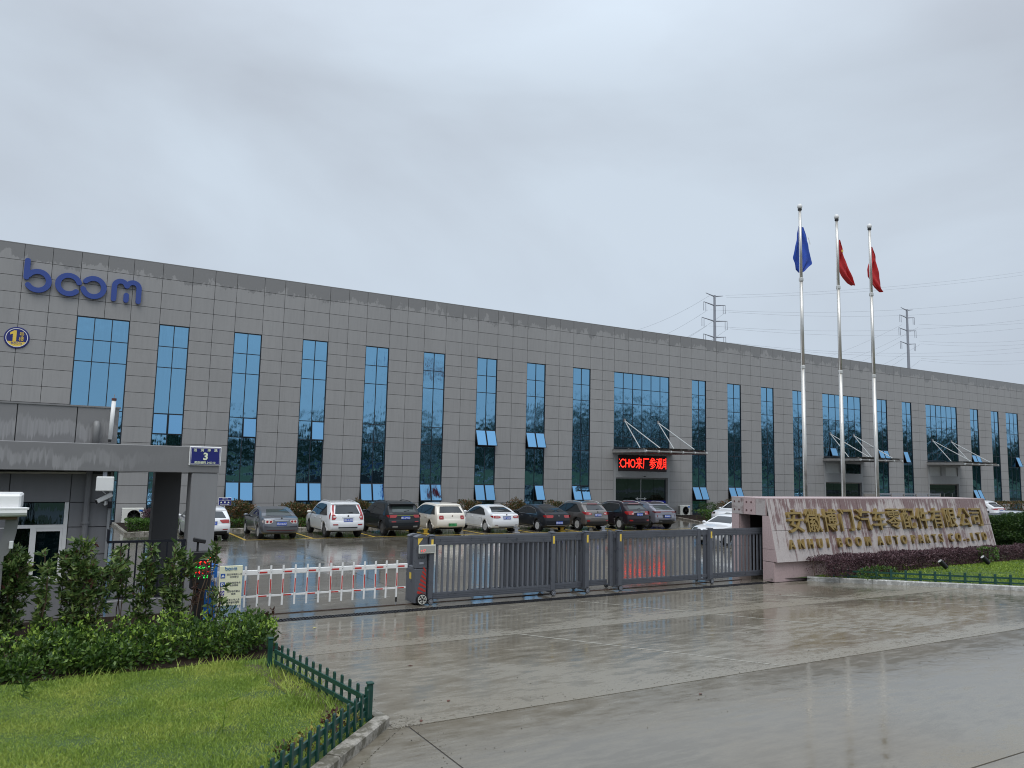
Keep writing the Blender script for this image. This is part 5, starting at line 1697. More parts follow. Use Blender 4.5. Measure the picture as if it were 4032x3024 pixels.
# 2 grey saloon
t = car_root('dark grey metallic saloon with round clustered tail lamps', 8.68, 34.7)
c = Car(4.67, 1.78, 1.44, sedan_top(4.67, 1.44, 1.00, .60, 1.42), r=.32, belt=.92, zs=.22)
c.body(t, [PG, PLAST]); c.doors(t, (1.30, 2.25, 3.30), PG); c.windows(t, .98, 3.35, .75, split=(2.2,)); c.wheels(t, 5)
rear_window(c, t, 1.075, 1.33, .80, .68, CGLASS2); windscreen(c, t, 1.0, 1.33)
lamps(c, t, [(.74, .66, .95), (.78, .55, .98), (.85, .50, .985), (.905, .56, .975)], LAMPC, [(.11, .76, .90), (.2, .78, .895), (.32, .84, .885)])
for sg in (-1, 1):
    for s0 in (.64, .84):
        P, n = c.find(.83); p = c.strip(P, n, sg * s0, .016)
        MB().lathe([(.055, 0), (.055, -.012), (.0, -.018)], p, 'y', 16).build('lamp_ring', LAMPR, t)
bar(c, t, 'chrome_strip', .885, .022, .42, CHROME); bar(c, t, 'bumper_strip', .44, .025, .86, LAMPD); c.plate(t, .74, '皖A·863SF'); badge(c, t, .955)
c.mirrors(t, 3.15, .93, PG); bar(c, t, 'bumper_edge', .60, .018, .95, CHROME, .006)
for sx in (-.36, .36):
    MB().bbox(sx * 1.0 - .13, sx * 1.0 + .13, 1.72, 1.80, 1.0, 1.25, .03).build('headrest', GREYT, t)
# 3 white SUV
t = car_root('white suv with tall red corner tail lamps and roof rails', 11.68, 34.62)
c = Car(4.6, 1.85, 1.73, suv_top(4.6, 1.71, 1.13, .42, 1.56, .66, 1.03), r=.365, belt=1.03, zs=.28, clad=.36, ring=-1)
c.body(t, [PW, PLAST]); c.doors(t, (1.38, 2.30, 3.30), PW, chrome=PW); c.windows(t, .62, 3.5, 1.0, split=(2.3, 1.40)[:1], rise=.04); c.wheels(t, 6, rim=RIMD)
rear_window(c, t, 1.15, 1.55, .80, .72); windscreen(c, t, 1.1, 1.58); wiper(c, t, 1.18)
lamps(c, t, [(.88, .80, .985), (.98, .72, .985), (1.12, .80, .985)], LAMPR); lamps(c, t, [(1.12, .84, .985), (1.25, .85, .985), (1.40, .85, .985), (1.58, .84, .97)], LAMPR, [(.22, .90, 1.14), (.27, .92, 1.24), (.31, 1.0, 1.22), (.36, 1.08, 1.12)])
lamps(c, t, [(.98, .76, .90), (1.06, .76, .90)], LAMPC, name='lamp_lens')
bar(c, t, 'chrome_strip', .985, .03, .38, CHROME); c.plate(t, .865, '浙E·0U500'); badge(c, t, 1.055)
bar(c, t, 'skid_plate', .44, .12, .52, STEELW, .014); bar(c, t, 'bumper_insert', .52, .06, .60, PLAST, .012)
for sg in (1, -1): bar(c, t, 'reflector', .655, .05, sg * .92 if sg > 0 else -.62, LAMPR, s0=.62 if sg > 0 else -.92)
c.rails(t, .85, 2.7, RIMS); c.mirrors(t, 3.25, 1.06, ACW)
bar(c, t, 'roof_spoiler', 1.615, .05, .86, PW, .03)
# 4 black SUV
t = car_root('dark charcoal suv with thin light bar across its tail', 14.58, 34.8)
c = Car(4.68, 1.88, 1.74, suv_top(4.68, 1.70, 1.14, .46, 1.50, .66, 1.06), r=.375, belt=1.04, zs=.28, clad=.40)
c.body(t, [PDG, PLAST]); c.doors(t, (1.40, 2.35, 3.35), PDG); c.windows(t, .58, 3.55, 1.1, split=(2.35,)); c.wheels(t, 5, rim=RIMD, twin=True)
rear_window(c, t, 1.20, 1.49, .82, .74, CGLASS2); windscreen(c, t, 1.12, 1.56); wiper(c, t, 1.22)
lamps(c, t, [(.93, .64, .985), (1.0, .56, .99), (1.07, .56, .985)], LAMPR, [(.12, .93, 1.08), (.26, .97, 1.07), (.40, 1.01, 1.06)])
bar(c, t, 'light_bar', 1.035, .022, .56, M('bar_olive', (.20, .22, .06), .2)); c.plate(t, .93, '皖A·5MX63')
bar(c, t, 'bumper_insert', .47, .14, .88, PLAST); 
for sg in (1, -1):
    bar(c, t, 'reflector', .735, .045, sg * .9 if sg > 0 else -.62, LAMPR, s0=.62 if sg > 0 else -.9)
    bar(c, t, 'tail_pipe_trim', .50, .07, sg * .84 if sg > 0 else -.52, CHROME, .016, s0=.52 if sg > 0 else -.84)
q = MB().bbox(-.68, .68, .42, .70, 1.575, 1.63, .02); q.build('roof_spoiler', BLACK, t)
c.rails(t, .9, 2.7, BLACK); c.mirrors(t, 3.30, 1.08, PDG)
# 5 cream hatchback
t = car_root('cream rounded hatchback with rounded square red lamps and green plate', 17.27, 35.2)
c = Car(4.23, 1.83, 1.60, suv_top(4.23, 1.60, 1.08, .36, 1.45, .64, 1.0), r=.34, belt=.99, zs=.24)
c.body(t, [PC, PLAST]); c.doors(t, (1.30, 2.20, 3.10), PC); c.windows(t, .42, 3.25, 1.6, split=(2.2, 1.25)[:1], belt=1.03); c.wheels(t, 5, rim=RIMD)
rear_window(c, t, 1.11, 1.44, .90, .80); windscreen(c, t, 1.06, 1.45)
lamps(c, t, [(.78, .66, .89), (.80, .63, .92), (.88, .62, .93), (.96, .63, .92), (.985, .66, .89)], LAMPR); lamps(c, t, [(.865, .72, .84), (.89, .72, .84)], LAMPC, name='lamp_lens')
bar(c, t, 'plate_recess', .50, .18, .34, PC, .004); c.plate(t, .50, '皖P·D95513', PLATEG); bar(c, t, 'bumper_insert', .36, .05, .85, PLAST)
badge(c, t, .96, .035, BROWN); c.mirrors(t, 3.05, 1.04, BLACK)
# 6 white saloon
t = car_root('white saloon with claw shaped red tail lamps', 20.38, 35.1)
c = Car(4.6, 1.82, 1.47, sedan_top(4.6, 1.47, 1.04, .60, 1.42), r=.325, belt=.95, zs=.22)
c.body(t, [PW, PLAST]); c.doors(t, (1.30, 2.25, 3.25), PW, chrome=PW); c.windows(t, .95, 3.3, .8, split=(2.2, 1.35)[:1], chrome=CHROME); c.wheels(t, 10)
rear_window(c, t, 1.10, 1.36, .84, .66); windscreen(c, t, 1.02, 1.36)
lamps(c, t, [(.81, .62, .97), (.85, .50, .985), (.90, .50, .985), (.945, .68, .98)], LAMPR, [(.11, .82, .955), (.25, .87, .95), (.42, .935, .945)]); lamps(c, t, [(.865, .60, .88), (.90, .60, .88)], LAMPC, name='lamp_lens')
c.plate(t, .83, '皖P·S3907'); badge(c, t, .985, .04, BLACK); bar(c, t, 'chrome_strip', .915, .02, .34, CHROME)
for sg in (1, -1): bar(c, t, 'reflector', .45, .03, sg * .92 if sg > 0 else -.70, LAMPD, s0=.70 if sg > 0 else -.92)
c.mirrors(t, 3.15, .97, PW); bar(c, t, 'bumper_insert', .355, .05, .6, PLAST)
# 7 black saloon
t = car_root('black saloon with chrome trimmed windows and silver wheels', 23.5, 34.9)
c = Car(4.86, 1.84, 1.47, sedan_top(4.86, 1.47, 1.05, .55, 1.55), r=.335, belt=.96, zs=.22)
c.body(t, [PB, PLAST]); c.doors(t, (1.38, 2.35, 3.40), PB, chrome=CHROME); c.windows(t, 1.0, 3.5, .75, split=(2.3, 1.45)[:1], chrome=CHROME); c.wheels(t, 10)
rear_window(c, t, 1.11, 1.37, .84, .68); windscreen(c, t, 1.04, 1.37)
lamps(c, t, [(.80, .52, .97), (.86, .46, .985), (.95, .46, .985)], LAMPR, [(.11, .81, .955), (.22, .83, .955), (.33, .88, .95)])
c.plate(t, .53, '皖E·331D5'); badge(c, t, .92, .055); bar(c, t, 'chrome_strip', .40, .02, .97, CHROME, .008); bar(c, t, 'exhaust_trim', .345, .04, .86, CHROME, s0=.60)
c.mirrors(t, 3.3, .98, PB); c.side(t, 'sill_trim', [(1.35, .285, .305), (2.4, .285, .305), (3.5, .285, .305)], CHROME, .006, 1)
# 8 bronze SUV
t = car_root('bronze grey suv with swept red tail lamps and silver roof rails', 26.2, 35.0)
c = Car(4.45, 1.83, 1.68, suv_top(4.45, 1.66, 1.12, .52, 1.47, .66, 1.03), r=.355, belt=1.02, zs=.27, clad=.40)
c.body(t, [PBR, PLAST]); c.doors(t, (1.32, 2.22, 3.15), PBR, chrome=PBR); c.windows(t, .62, 3.35, .8, split=(2.2, 1.36)[:1], rise=.06); c.wheels(t, 5, twin=True)
rear_window(c, t, 1.20, 1.46, .80, .68); windscreen(c, t, 1.1, 1.52); wiper(c, t, 1.22)
lamps(c, t, [(.93, .66, .97), (.98, .52, .985), (1.05, .60, .985), (1.10, .84, .98)], LAMPR, [(.12, .95, 1.10), (.28, 1.0, 1.115), (.48, 1.09, 1.125)]); lamps(c, t, [(.975, .64, .80), (1.02, .64, .80)], LAMPC, name='lamp_lens')
c.plate(t, .93, '皖P·X0206'); badge(c, t, 1.09, .045); bar(c, t, 'tailgate_line', .74, .014, .62, PLAST, .006)
bar(c, t, 'bumper_insert', .48, .18, .97, PLAST)
for sg in (1, -1): bar(c, t, 'reflector', .60, .06, sg * .96 if sg > 0 else -.74, LAMPR, .016, s0=.74 if sg > 0 else -.96)
c.rails(t, .8, 2.6, RIMS); c.mirrors(t, 3.1, 1.06, PBR); bar(c, t, 'roof_spoiler', 1.54, .035, .55, LAMPD, .02)
# 9 plum black SUV
t = car_root('plum black suv with chrome bar between bright red lamps', 28.98, 34.75)
c = Car(4.65, 1.84, 1.68, suv_top(4.65, 1.67, 1.14, .52, 1.46, .66, 1.04), r=.36, belt=1.04, zs=.26, clad=.34)
c.body(t, [PPU, PLAST]); c.doors(t, (1.38, 2.32, 3.3), PPU); c.windows(t, .66, 3.5, 1.1, split=(2.3,), chrome=CHROME); c.wheels(t, 10)
rear_window(c, t, 1.22, 1.45, .84, .72, CGLASS2); windscreen(c, t, 1.1, 1.53); wiper(c, t, 1.24)
lamps(c, t, [(.93, .56, .97), (1.0, .52, .985), (1.13, .60, .985)], LAMPR, [(.12, .93, 1.14), (.28, .96, 1.14), (.42, 1.05, 1.13)]); lamps(c, t, [(.96, .56, .72), (1.03, .54, .70)], LAMPC, name='lamp_lens')
bar(c, t, 'chrome_strip', 1.085, .035, .58, CHROME); c.plate(t, .95, '皖P·S210S'); badge(c, t, 1.10, .06)
for sg in (1, -1): bar(c, t, 'reflector', .60, .075, sg * .93 if sg > 0 else -.66, LAMPR, s0=.66 if sg > 0 else -.93)
c.rails(t, .8, 2.7, RIMS); bar(c, t, 'roof_panel', 1.545, .03, .6, LAMPD, .02); c.mirrors(t, 3.25, 1.07, PPU); bar(c, t, 'bumper_insert', .42, .10, .9, PLAST)
# 10 lilac grey SUV
t = car_root('lilac grey suv with black roof at the right end of the row', 31.25, 35.0)
c = Car(4.5, 1.86, 1.63, suv_top(4.5, 1.60, 1.13, .62, 1.40, .66, 1.03), r=.365, belt=1.03, zs=.28, clad=.42)
c.body(t, [PGP, PLAST]); c.doors(t, (1.35, 2.28, 3.25), PGP); c.windows(t, .80, 3.4, .7, split=(2.25,)); c.wheels(t, 5, rim=RIMD)
rear_window(c, t, 1.18, 1.41, .86, .74, CGLASS2); windscreen(c, t, 1.08, 1.48)
lamps(c, t, [(1.0, .62, .97), (1.04, .56, .985), (1.10, .56, .985)], LAMPD, [(.12, 1.0, 1.11), (.26, 1.03, 1.11), (.42, 1.07, 1.10)])
bar(c, t, 'light_bar', 1.07, .035, .56, LAMPD); c.plate(t, .80, '皖P·0003D'); bar(c, t, 'bumper_insert', .50, .20, .80, PLAST); bar(c, t, 'plate_recess', .80, .20, .44, PLAST, .004)
for sg in (1, -1): bar(c, t, 'reflector', .82, .15, sg * .92 if sg > 0 else -.86, LAMPD, s0=.86 if sg > 0 else -.92)
P, n = c.find(.50)
for sx in (-.72, -.60, .60, .72):
    p = c.strip(P, n, sx, .0); MB().tube((p[0], p[1] - .05, p[2]), (p[0], p[1] + .1, p[2]), .042, n=12).build('tail_pipe', CHROME, t)
rows = [(1.46, -.80, .80), (1.52, -.82, .82), (1.57, -.84, .84)]
c.face(t, 'roof_edge', rows, BLACK, .012)
q = MB(); ns = 8; vs = []
ys_ = [1.0 + 1.3 * k / 8 for k in range(9)]
for y in ys_:
    z = c.roofz(y)
    for k in range(ns + 1):
        s_ = -.96 + 1.92 * k / ns
        vs.append((s_ * (c.X(y, z) - .045), y, z + .03 * (1 - s_ * s_) + .006))
q.add(vs, [(i * (ns + 1) + k, i * (ns + 1) + k + 1, (i + 1) * (ns + 1) + k + 1, (i + 1) * (ns + 1) + k) for i in range(8) for k in range(ns)])
q.build('roof_panel', BLACK, t, smooth=True); c.rails(t, 1.0, 2.5, RIMS); c.mirrors(t, 3.15, 1.06, BLACK)

# cars standing elsewhere in the yard
def plain_car(t, c, mat, rim=RIMS, suv=True, chrome=None):
    c.body(t, [mat, PLAST]); c.doors(t, (1.36, 2.3, 3.25), mat); c.windows(t, .62 if suv else 1.0, 3.45 if suv else 3.35, 1.0 if suv else .78, split=(2.28,), chrome=chrome); c.wheels(t, 6, rim=rim)
    H = c.H
    rear_window(c, t, c.belt + .13, H - .2, .84, .72); windscreen(c, t, c.belt + .10, H - .13)
    lamps(c, t, [(c.belt - .10, .60, .97), (c.belt - .04, .52, .985), (c.belt + .02, .56, .985)], LAMPR, [(.12, c.belt - .09, c.belt + .02), (.3, c.belt - .05, c.belt + .02), (.4, c.belt - .02, c.belt + .01)])
    for sg in (1, -1):
        z = c.belt - .22
        rr = [(z - .05, .55, .93), (z, .50, .965), (z + .07, .62, .97)]
        c.face(t, 'headlight', [(a, b, d) if sg > 0 else (a, -d, -b) for a, b, d in rr], LAMPD if False else CGLASS2, .010, 4, front=True)
        c.side(t, 'headlight_corner', [(c.L - .62, z + .05, z + .07), (c.L - .45, z + .0, z + .075), (c.L - .25, z - .03, z + .055)], CGLASS2, .007, 2, sides=(sg,))
    c.face(t, 'grille', [(.42, -.5, .5), (.50, -.55, .55), (.60, -.5, .5)], PLAST, .010, front=True)
    c.mirrors(t, 3.2, c.belt + .03, mat)
GR2 = 'cars in the yard beside the granite wall'
t = car_root('white saloon standing behind the right end of the gate', 29.0, 28.1, math.radians(96), group=GR2)
c = Car(4.65, 1.82, 1.46, sedan_top(4.65, 1.46, 1.04, .60, 1.42, .94), r=.335, belt=.95, zs=.22)
t.location = (30.5, 27.4, .004)
plain_car(t, c, PW, suv=False)
t = car_root('white suv nosing out behind the hedge bed by granite wall', 41.2, 37.3, math.radians(92), group=GR2)
c = Car(4.5, 1.84, 1.68, suv_top(4.5, 1.66, 1.1, .45, 1.5, .66, 1.02), r=.36, belt=1.02, zs=.27, clad=.36)
t.location = (41.6, 37.1, .004)
plain_car(t, c, PW, rim=RIMD)
t = car_root('white suv tail with wide red light bar right of granite wall', 67.2, 34.8, 0, group=GR2)
c = Car(4.7, 1.90, 1.72, suv_top(4.7, 1.70, 1.12, .62, 1.44, .66, 1.05), r=.37, belt=1.03, zs=.28, clad=.36)
plain_car(t, c, PW); c.plate(t, .84, '皖P·N8116'); bar(c, t, 'light_bar', 1.03, .07, .97, LAMPR, .016)
bar(c, t, 'roof_spoiler', 1.50, .06, .8, BLACK, .02)
t = car_root('black suv with chrome window line behind the dark shrub', 44.6, 22.6, math.radians(90), group=GR2)
c = Car(4.6, 1.84, 1.66, suv_top(4.6, 1.64, 1.1, .5, 1.46, .66, 1.02), r=.36, belt=1.02, zs=.27, clad=.36)
plain_car(t, c, PB, chrome=CHROME)
t = car_root('silver suv furthest behind the dark shrub', 51.5, 25.0, math.radians(90), group=GR2)
c = Car(4.5, 1.82, 1.6, suv_top(4.5, 1.58, 1.08, .5, 1.42, .66, 1.0), r=.35, belt=1.0, zs=.26)
plain_car(t, c, paint('paint_silver', (.45, .47, .48), .5))

# ------------------------------------------------------------------ planting
def leaf_object(name, centers, size, mat, parent=None, up=0.35, jitter=0.4, aspect=0.42, outward=None, rng=RNG):
    """many small folded leaves (two triangles each) at the given points"""
    n = len(centers)
    d = rng.normal(size=(n, 3))
    if outward is not None: d = d * 0.75 + outward * 1.0
    d[:, 2] += up
    d /= np.linalg.norm(d, axis=1)[:, None] + 1e-9
    r = rng.normal(size=(n, 3))
    w = np.cross(d, r); w /= np.linalg.norm(w, axis=1)[:, None] + 1e-9
    nn = np.cross(d, w)
    s = size * (1 + jitter * (rng.random(n) - 0.5) * 2)
    s = s[:, None]
    base = centers
    tip = centers + d * s
    fold = nn * s * 0.10
    l = centers + d * s * 0.48 + w * s * aspect * 0.5 + fold
    rr = centers + d * s * 0.48 - w * s * aspect * 0.5 + fold
    v = np.stack([base, l, tip, rr], 1).reshape(-1, 3)
    idx = np.arange(n)[:, None] * 4
    tri = np.concatenate([idx + np.array([[0, 1, 2]]), idx + np.array([[0, 2, 3]])], 1).reshape(-1)
    return tri_mesh(name, v, tri, mat, parent)
def tri_mesh(name, v, tri, mat, parent=None):
    me = bpy.data.meshes.new(name)
    nt = len(tri) // 3
    me.vertices.add(len(v)); me.vertices.foreach_set('co', np.asarray(v, dtype=np.float32).ravel())
    me.loops.add(len(tri)); me.loops.foreach_set('vertex_index', np.asarray(tri, dtype=np.int32))
    me.polygons.add(nt)
    me.polygons.foreach_set('loop_start', np.arange(0, nt * 3, 3, dtype=np.int32))
    me.polygons.foreach_set('loop_total', np.full(nt, 3, dtype=np.int32))
    me.materials.append(mat)
    me.update(); me.validate()
    return put(name, me, parent)
def clump_points(n, c, rad, rng=RNG, shell=0.55):
    """points in an uneven ellipsoid, denser near its surface, with outward directions"""
    u = rng.normal(size=(n, 3)); u /= np.linalg.norm(u, axis=1)[:, None]
    rr = (shell + (1 - shell) * rng.random(n) ** 0.7)[:, None]
    lump = 1 + 0.16 * np.sin(u[:, :1] * 5 + c[0] * 3) * np.cos(u[:, 1:2] * 4 + c[1]) + 0.12 * np.sin(u[:, 2:] * 7 + c[0])
    return np.array(c) + u * rr * np.array(rad) * lump, u

# left lawn, bed and kerb
KL = [(3.88, 9.95), (3.90, 9.60), (2.92, 8.56), (-1.3, 3.9)]
poly = [(3.60, 16.7), (3.60, 14.0), (3.34, 12.95), (3.74, 9.86), (3.74, 9.66), (2.82, 8.66), (-1.4, 4.0), (-12, 4.0), (-12, 18.2), (1.0, 18.2), (2.5, 18.2), (2.5, 16.7)]
bm = bmesh.new()
f = bm.faces.new([bm.verts.new((x, y, 0.09)) for x, y in poly])
me = bpy.data.meshes.new('lawn'); bmesh.ops.triangulate(bm, faces=bm.faces[:]); bm.to_mesh(me); bm.free(); me.materials.append(LAWN)
struct(put('lawn', me))
MB().box(-8, 3.34, 13.42, 16.68, 0.05, 0.105).box(-8, 2.5, 16.68, 18.2, 0.05, 0.105).box(3.34, 3.60, 13.9, 16.68, 0.05, 0.105).build('planting_bed', SOIL)['kind'] = 'structure'
MB().add([(2.78, 13.17, .0935), (3.2, 9.8, .0935), (3.70, 9.9, .0935), (3.31, 13.0, .0935)], [(0, 1, 2, 3)]).build('edge_soil', M('edge_soil_mat', (0.07, 0.065, 0.03), 0.9, ns=9, na=0.5))['kind'] = 'structure'

def kerb(name, pts, mat, width, height, piece=1.0):
    root = None
    for (a, b) in zip(pts[:-1], pts[1:]):
        a, b = Vector((a[0], a[1], 0)), Vector((b[0], b[1], 0))
        L_ = (b - a).length
        n = max(1, round(L_ / piece))
        d = (b - a).normalized()
        s = Vector((d.y, -d.x, 0))          # to the planted side
        for k in range(n):
            p, q_ = a + d * (L_ * k / n + 0.004), a + d * (L_ * (k + 1) / n - 0.004)
            z = height + random.uniform(-0.006, 0.004)
            vs = []
            for zz, ins in ((-0.01, 0.0), (z - 0.02, 0.0), (z, 0.02)):
                for pt, o_ in ((p, ins), (q_, ins), (q_, width), (p, width)):
                    v = pt + s * o_
                    vs.append((v.x, v.y, zz))
            fs = []
            for r in range(2):
                for c in range(4):
                    fs.append((r * 4 + c, r * 4 + (c + 1) % 4, r * 4 + 4 + (c + 1) % 4, r * 4 + 4 + c))
            fs.append((8, 9, 10, 11))
            o = MB().add(vs, fs).build(name if root is None else 'kerb_stone', mat, root)
            if root is None: root = struct(o); 
    return root
kerb('lawn_kerb', KL, KERB, 0.17, 0.13)
kerb('lawn_edging', [(3.64, 16.75), (3.64, 14.0), (3.38, 12.95), (3.80, 9.97)], KERB, 0.05, 0.092)
KR = [(33.2, 5.85), (20.75, 16.72)]
kerb('right_kerb', KR, KERBW, 0.16, 0.13)

def picket_fence(label, pts, step, h, z0, w=0.046, grp='green picket fences along the lawns', bigposts=()):
    a = Vector((*pts[0], 0)); b = Vector((*pts[-1], 0))
    t = thing('picket_fence', label, 'fence', ((a.x + b.x) / 2, (a.y + b.y) / 2, z0), grp)
    for p, q_ in zip(pts[:-1], pts[1:]):
        p, q_ = Vector((*p, 0)), Vector((*q_, 0))
        d = (q_ - p).normalized(); s = Vector((-d.y, d.x, 0))
        L_ = (q_ - p).length
        def slab(o0, o1, c, wd, z_0, z_1, name):
            vs = []
            for z in (z_0, z_1):
                for o_, cc in ((o0, c - wd), (o1, c - wd), (o1, c + wd), (o0, c + wd)):
                    v = p + d * o_ + s * cc
                    vs.append((v.x, v.y, z))
            fs = [(0, 1, 5, 4), (1, 2, 6, 5), (2, 3, 7, 6), (3, 0, 4, 7), (4, 5, 6, 7), (3, 2, 1, 0)]
            if name == 'picket':           # nipped top
                vs2 = []
                for o_, cc in ((o0 + 0.008, c - wd + .004), (o1 - 0.008, c - wd + .004), (o1 - 0.008, c + wd - .004), (o0 + 0.008, c + wd - .004)):
                    v = p + d * o_ + s * cc
                    vs2.append((v.x, v.y, z_1 + 0.014))
                vs += vs2
                fs = fs[:4] + [fs[5]] + [(4, 5, 9, 8), (5, 6, 10, 9), (6, 7, 11, 10), (7, 4, 8, 11), (8, 9, 10, 11)]
            return MB().add(vs, fs).build(name, FENCEG, t)
        slab(0, L_, 0, 0.012, z0 + h * 0.62, z0 + h * 0.78, 'rail')
        slab(0, L_, 0, 0.012, z0 + h * 0.18, z0 + h * 0.33, 'rail')
        n = int(L_ / step)
        for k in range(n + 1):
            o_ = L_ * k / n
            hh = h + random.uniform(-0.008, 0.008)
            slab(o_ - w / 2, o_ + w / 2, 0.026, 0.013, z0, z0 + hh, 'picket')
    return t
def fpost(t, x, y, z0, h):
    MB().bbox(x - 0.035, x + 0.035, y - 0.035, y + 0.035, z0, z0 + h, 0.008).build('post', FENCEG, t)
    MB().bbox(x - 0.045, x + 0.045, y - 0.045, y + 0.045, z0 + h, z0 + h + 0.03, 0.01).build('post_cap', FENCEG, t)
t = picket_fence('dark green low picket fence round the corner of the near lawn', [(3.18, 12.72), (3.60, 9.74)], 0.215, 0.36, 0.11)
fpost(t, 3.14, 12.85, 0.10, 0.42)
t2 = picket_fence('dark green low picket fence slanting to the lower picture edge', [(3.58, 9.62), (2.50, 8.42), (0.9, 6.64)], 0.185, 0.37, 0.11)
fpost(t2, 3.64, 9.66, 0.11, 0.43)
picket_fence('dark green low picket fence before the lawn at the granite wall', [(31.5, 7.7), (21.55, 16.35)], 0.42, 0.33, 0.10, 0.07)

# right lawn rising to the wall
NXg, NYg = 40, 24
q = MB(); vs = []
dk = Vector((KR[0][0] - KR[1][0], KR[0][1] - KR[1][1])).normalized(); nk = Vector((-dk.y, dk.x))
def lawn_r(x, y):
    d_ = (Vector((x, y)) - Vector(KR[1])).dot(nk)
    return 0.095 + 0.19 * max(0.0, min(1.0, (d_ - 0.2) / 3.0)), d_
for i in range(NXg + 1):
    for j in range(NYg + 1):
        a_ = i / NXg
        base = Vector(KR[1]) + dk * 16.3 * a_ + nk * 0.15
        far = Vector((19.0 + 26 * a_, 17.0 + 1.0 * a_))
        p = base.lerp(far, j / NYg)
        vs.append((p.x, p.y, lawn_r(p.x, p.y)[0]))
q.add(vs, [(i * (NYg + 1) + j, (i + 1) * (NYg + 1) + j, (i + 1) * (NYg + 1) + j + 1, i * (NYg + 1) + j + 1) for i in range(NXg) for j in range(NYg)])
struct(q.build('right_lawn', LAWN, smooth=True))

def grass(name, pts, zf, hmin, hmax, w, mat, rng=RNG):
    n = len(pts)
    z = np.array([zf(x, y) for x, y in pts])
    base = np.column_stack([pts, z])
    ang = rng.random(n) * 2 * np.pi
    side = np.column_stack([np.cos(ang), np.sin(ang), np.zeros(n)]) * (w * (0.6 + 0.8 * rng.random(n)))[:, None]
    hh = hmin + (hmax - hmin) * rng.random(n) ** 1.6
    patch = 0.75 + 0.35 * np.sin(pts[:, 0] * 2.1 + np.sin(pts[:, 1] * 1.7) * 2) * np.cos(pts[:, 1] * 2.9 + pts[:, 0])
    hh = hh * patch
    lean = rng.normal(size=(n, 2)) * 0.55
    tip = base + np.column_stack([lean * hh[:, None], hh])
    mid = base + (tip - base) * 0.5 + side * 0.1 + np.column_stack([np.zeros((n, 2)), hh * 0.12])
    v = np.stack([base - side, base + side, mid + side * 0.7, mid - side * 0.7, tip], 1).reshape(-1, 3)
    idx = np.arange(n)[:, None] * 5
    tri = np.concatenate([idx + np.array([[0, 1, 2]]), idx + np.array([[0, 2, 3]]), idx + np.array([[3, 2, 4]])], 1).reshape(-1)
    return tri_mesh(name, v, tri, mat)
def in_left(x, y):
    # inside the kerb line
    ok = (y < 13.52) & (x < 3.66)
    d_ = (x - 2.92) * 0.741 - (y - 8.56) * 0.671
    ok &= (d_ < -0.16) | (y > 9.62)
    edge = 3.60 - 0.139 * (y - 9.74) - 0.34 + 0.12 * np.sin(y * 3.1) + 0.05 * np.sin(y * 11)
    return ok, edge
n = 300000
px = -2.6 + 6.3 * RNG.random(n); py = 6.4 + 7.15 * RNG.random(n)
ok, edge = in_left(px, py)
thin = (px > edge) & (py > 9.6)
ok &= (~thin) | (RNG.random(n) < 0.22)
d_ = (px - 2.92) * 0.741 - (py - 8.56) * 0.671
ok &= (d_ < -0.55) | (py > 9.6) | (RNG.random(n) < 0.3)
ok &= px < 0.42 * py + 0.5
ok &= (px < 3.68 - 0.125 * (py - 9.8)) | (py < 9.8)
ok &= px > -0.16 * py - 0.6
for bx_, by_, br_ in ((0.15, 8.35, .28), (1.9, 10.1, .22), (2.15, 9.25, .25), (0.9, 11.9, .2), (-0.6, 9.6, .25), (1.2, 8.4, .18), (2.6, 11.4, .22), (-0.9, 11.7, .3), (0.4, 10.4, .16)):
    near = np.hypot((px - bx_) / 1.5, py - by_) < br_ * (0.6 + 0.8 * RNG.random(n))
    ok &= (~near) | (RNG.random(n) < 0.35)
g1 = grass('lawn_grass', np.column_stack([px, py])[ok], lambda x, y: 0.088, 0.016, 0.050, 0.0045, GRASS)
tag(g1, 'short wet green grass of the near lawn', 'grass', kind='stuff')
n = 60000
aa = RNG.random(n); bb = RNG.random(n)
P = np.column_stack([KR[1][0] + dk.x * 14 * aa, KR[1][1] + dk.y * 14 * aa]) + np.array([nk.x, nk.y]) * (0.18 + 7 * bb[:, None] ** 1.1)
P = P[(P[:, 1] < 16.75) & (P[:, 0] < 40)]
g2 = grass('right_lawn_grass', P, lambda x, y: lawn_r(x, y)[0] - 0.004, 0.03, 0.08, 0.012, GRASSR)
tag(g2, 'bright green grass in front of the granite wall', 'grass', kind='stuff')

# weeds and tall grass along the left fence and the hedge foot
n = 2600
u = RNG.random(n)
wx = np.where(u < 0.45, 3.0 + 0.55 * RNG.random(n), -2.4 + 5.6 * RNG.random(n))
wy = np.where(u < 0.45, 9.7 + 3.4 * RNG.random(n), 13.0 + 0.3 * RNG.random(n))
s_ = u > 0.78
wl = RNG.random(n)
wx = np.where(s_, 3.35 - 2.6 * wl + 0.1 * RNG.random(n), wx); wy = np.where(s_, 9.62 - 2.9 * wl + 0.15 * RNG.random(n), wy)
g3 = grass('weeds', np.column_stack([wx, wy]), lambda x, y: 0.088, 0.06, 0.22, 0.006, GRASS)
tag(g3, 'tufts of longer weeds along picket fence and hedge foot', 'weeds', kind='stuff')
def herb(x, y, h, label):
    t = thing('weed', label, 'plant', (x, y, 0.09), 'tall single weeds in the near lawn')
    MB().tube((x, y, 0.08), (x + 0.03, y, 0.09 + h), 0.006, 0.003, 5).build('stem', L_GRN, t)
    pts = np.array([[x + 0.03 * k / 7, y, 0.12 + h * k / 8] for k in range(8) for _ in range(3)])
    leaf_object('foliage', pts, 0.15, L_LOW if h < .3 else GRASSR, t, up=0.5, aspect=0.16)['kind'] = 'stuff'
herb(1.92, 9.95, 0.38, 'tall thin weed standing in the middle of the near lawn')
herb(-0.18, 12.6, 0.22, 'bushy weed at the hedge foot far left in the lawn')

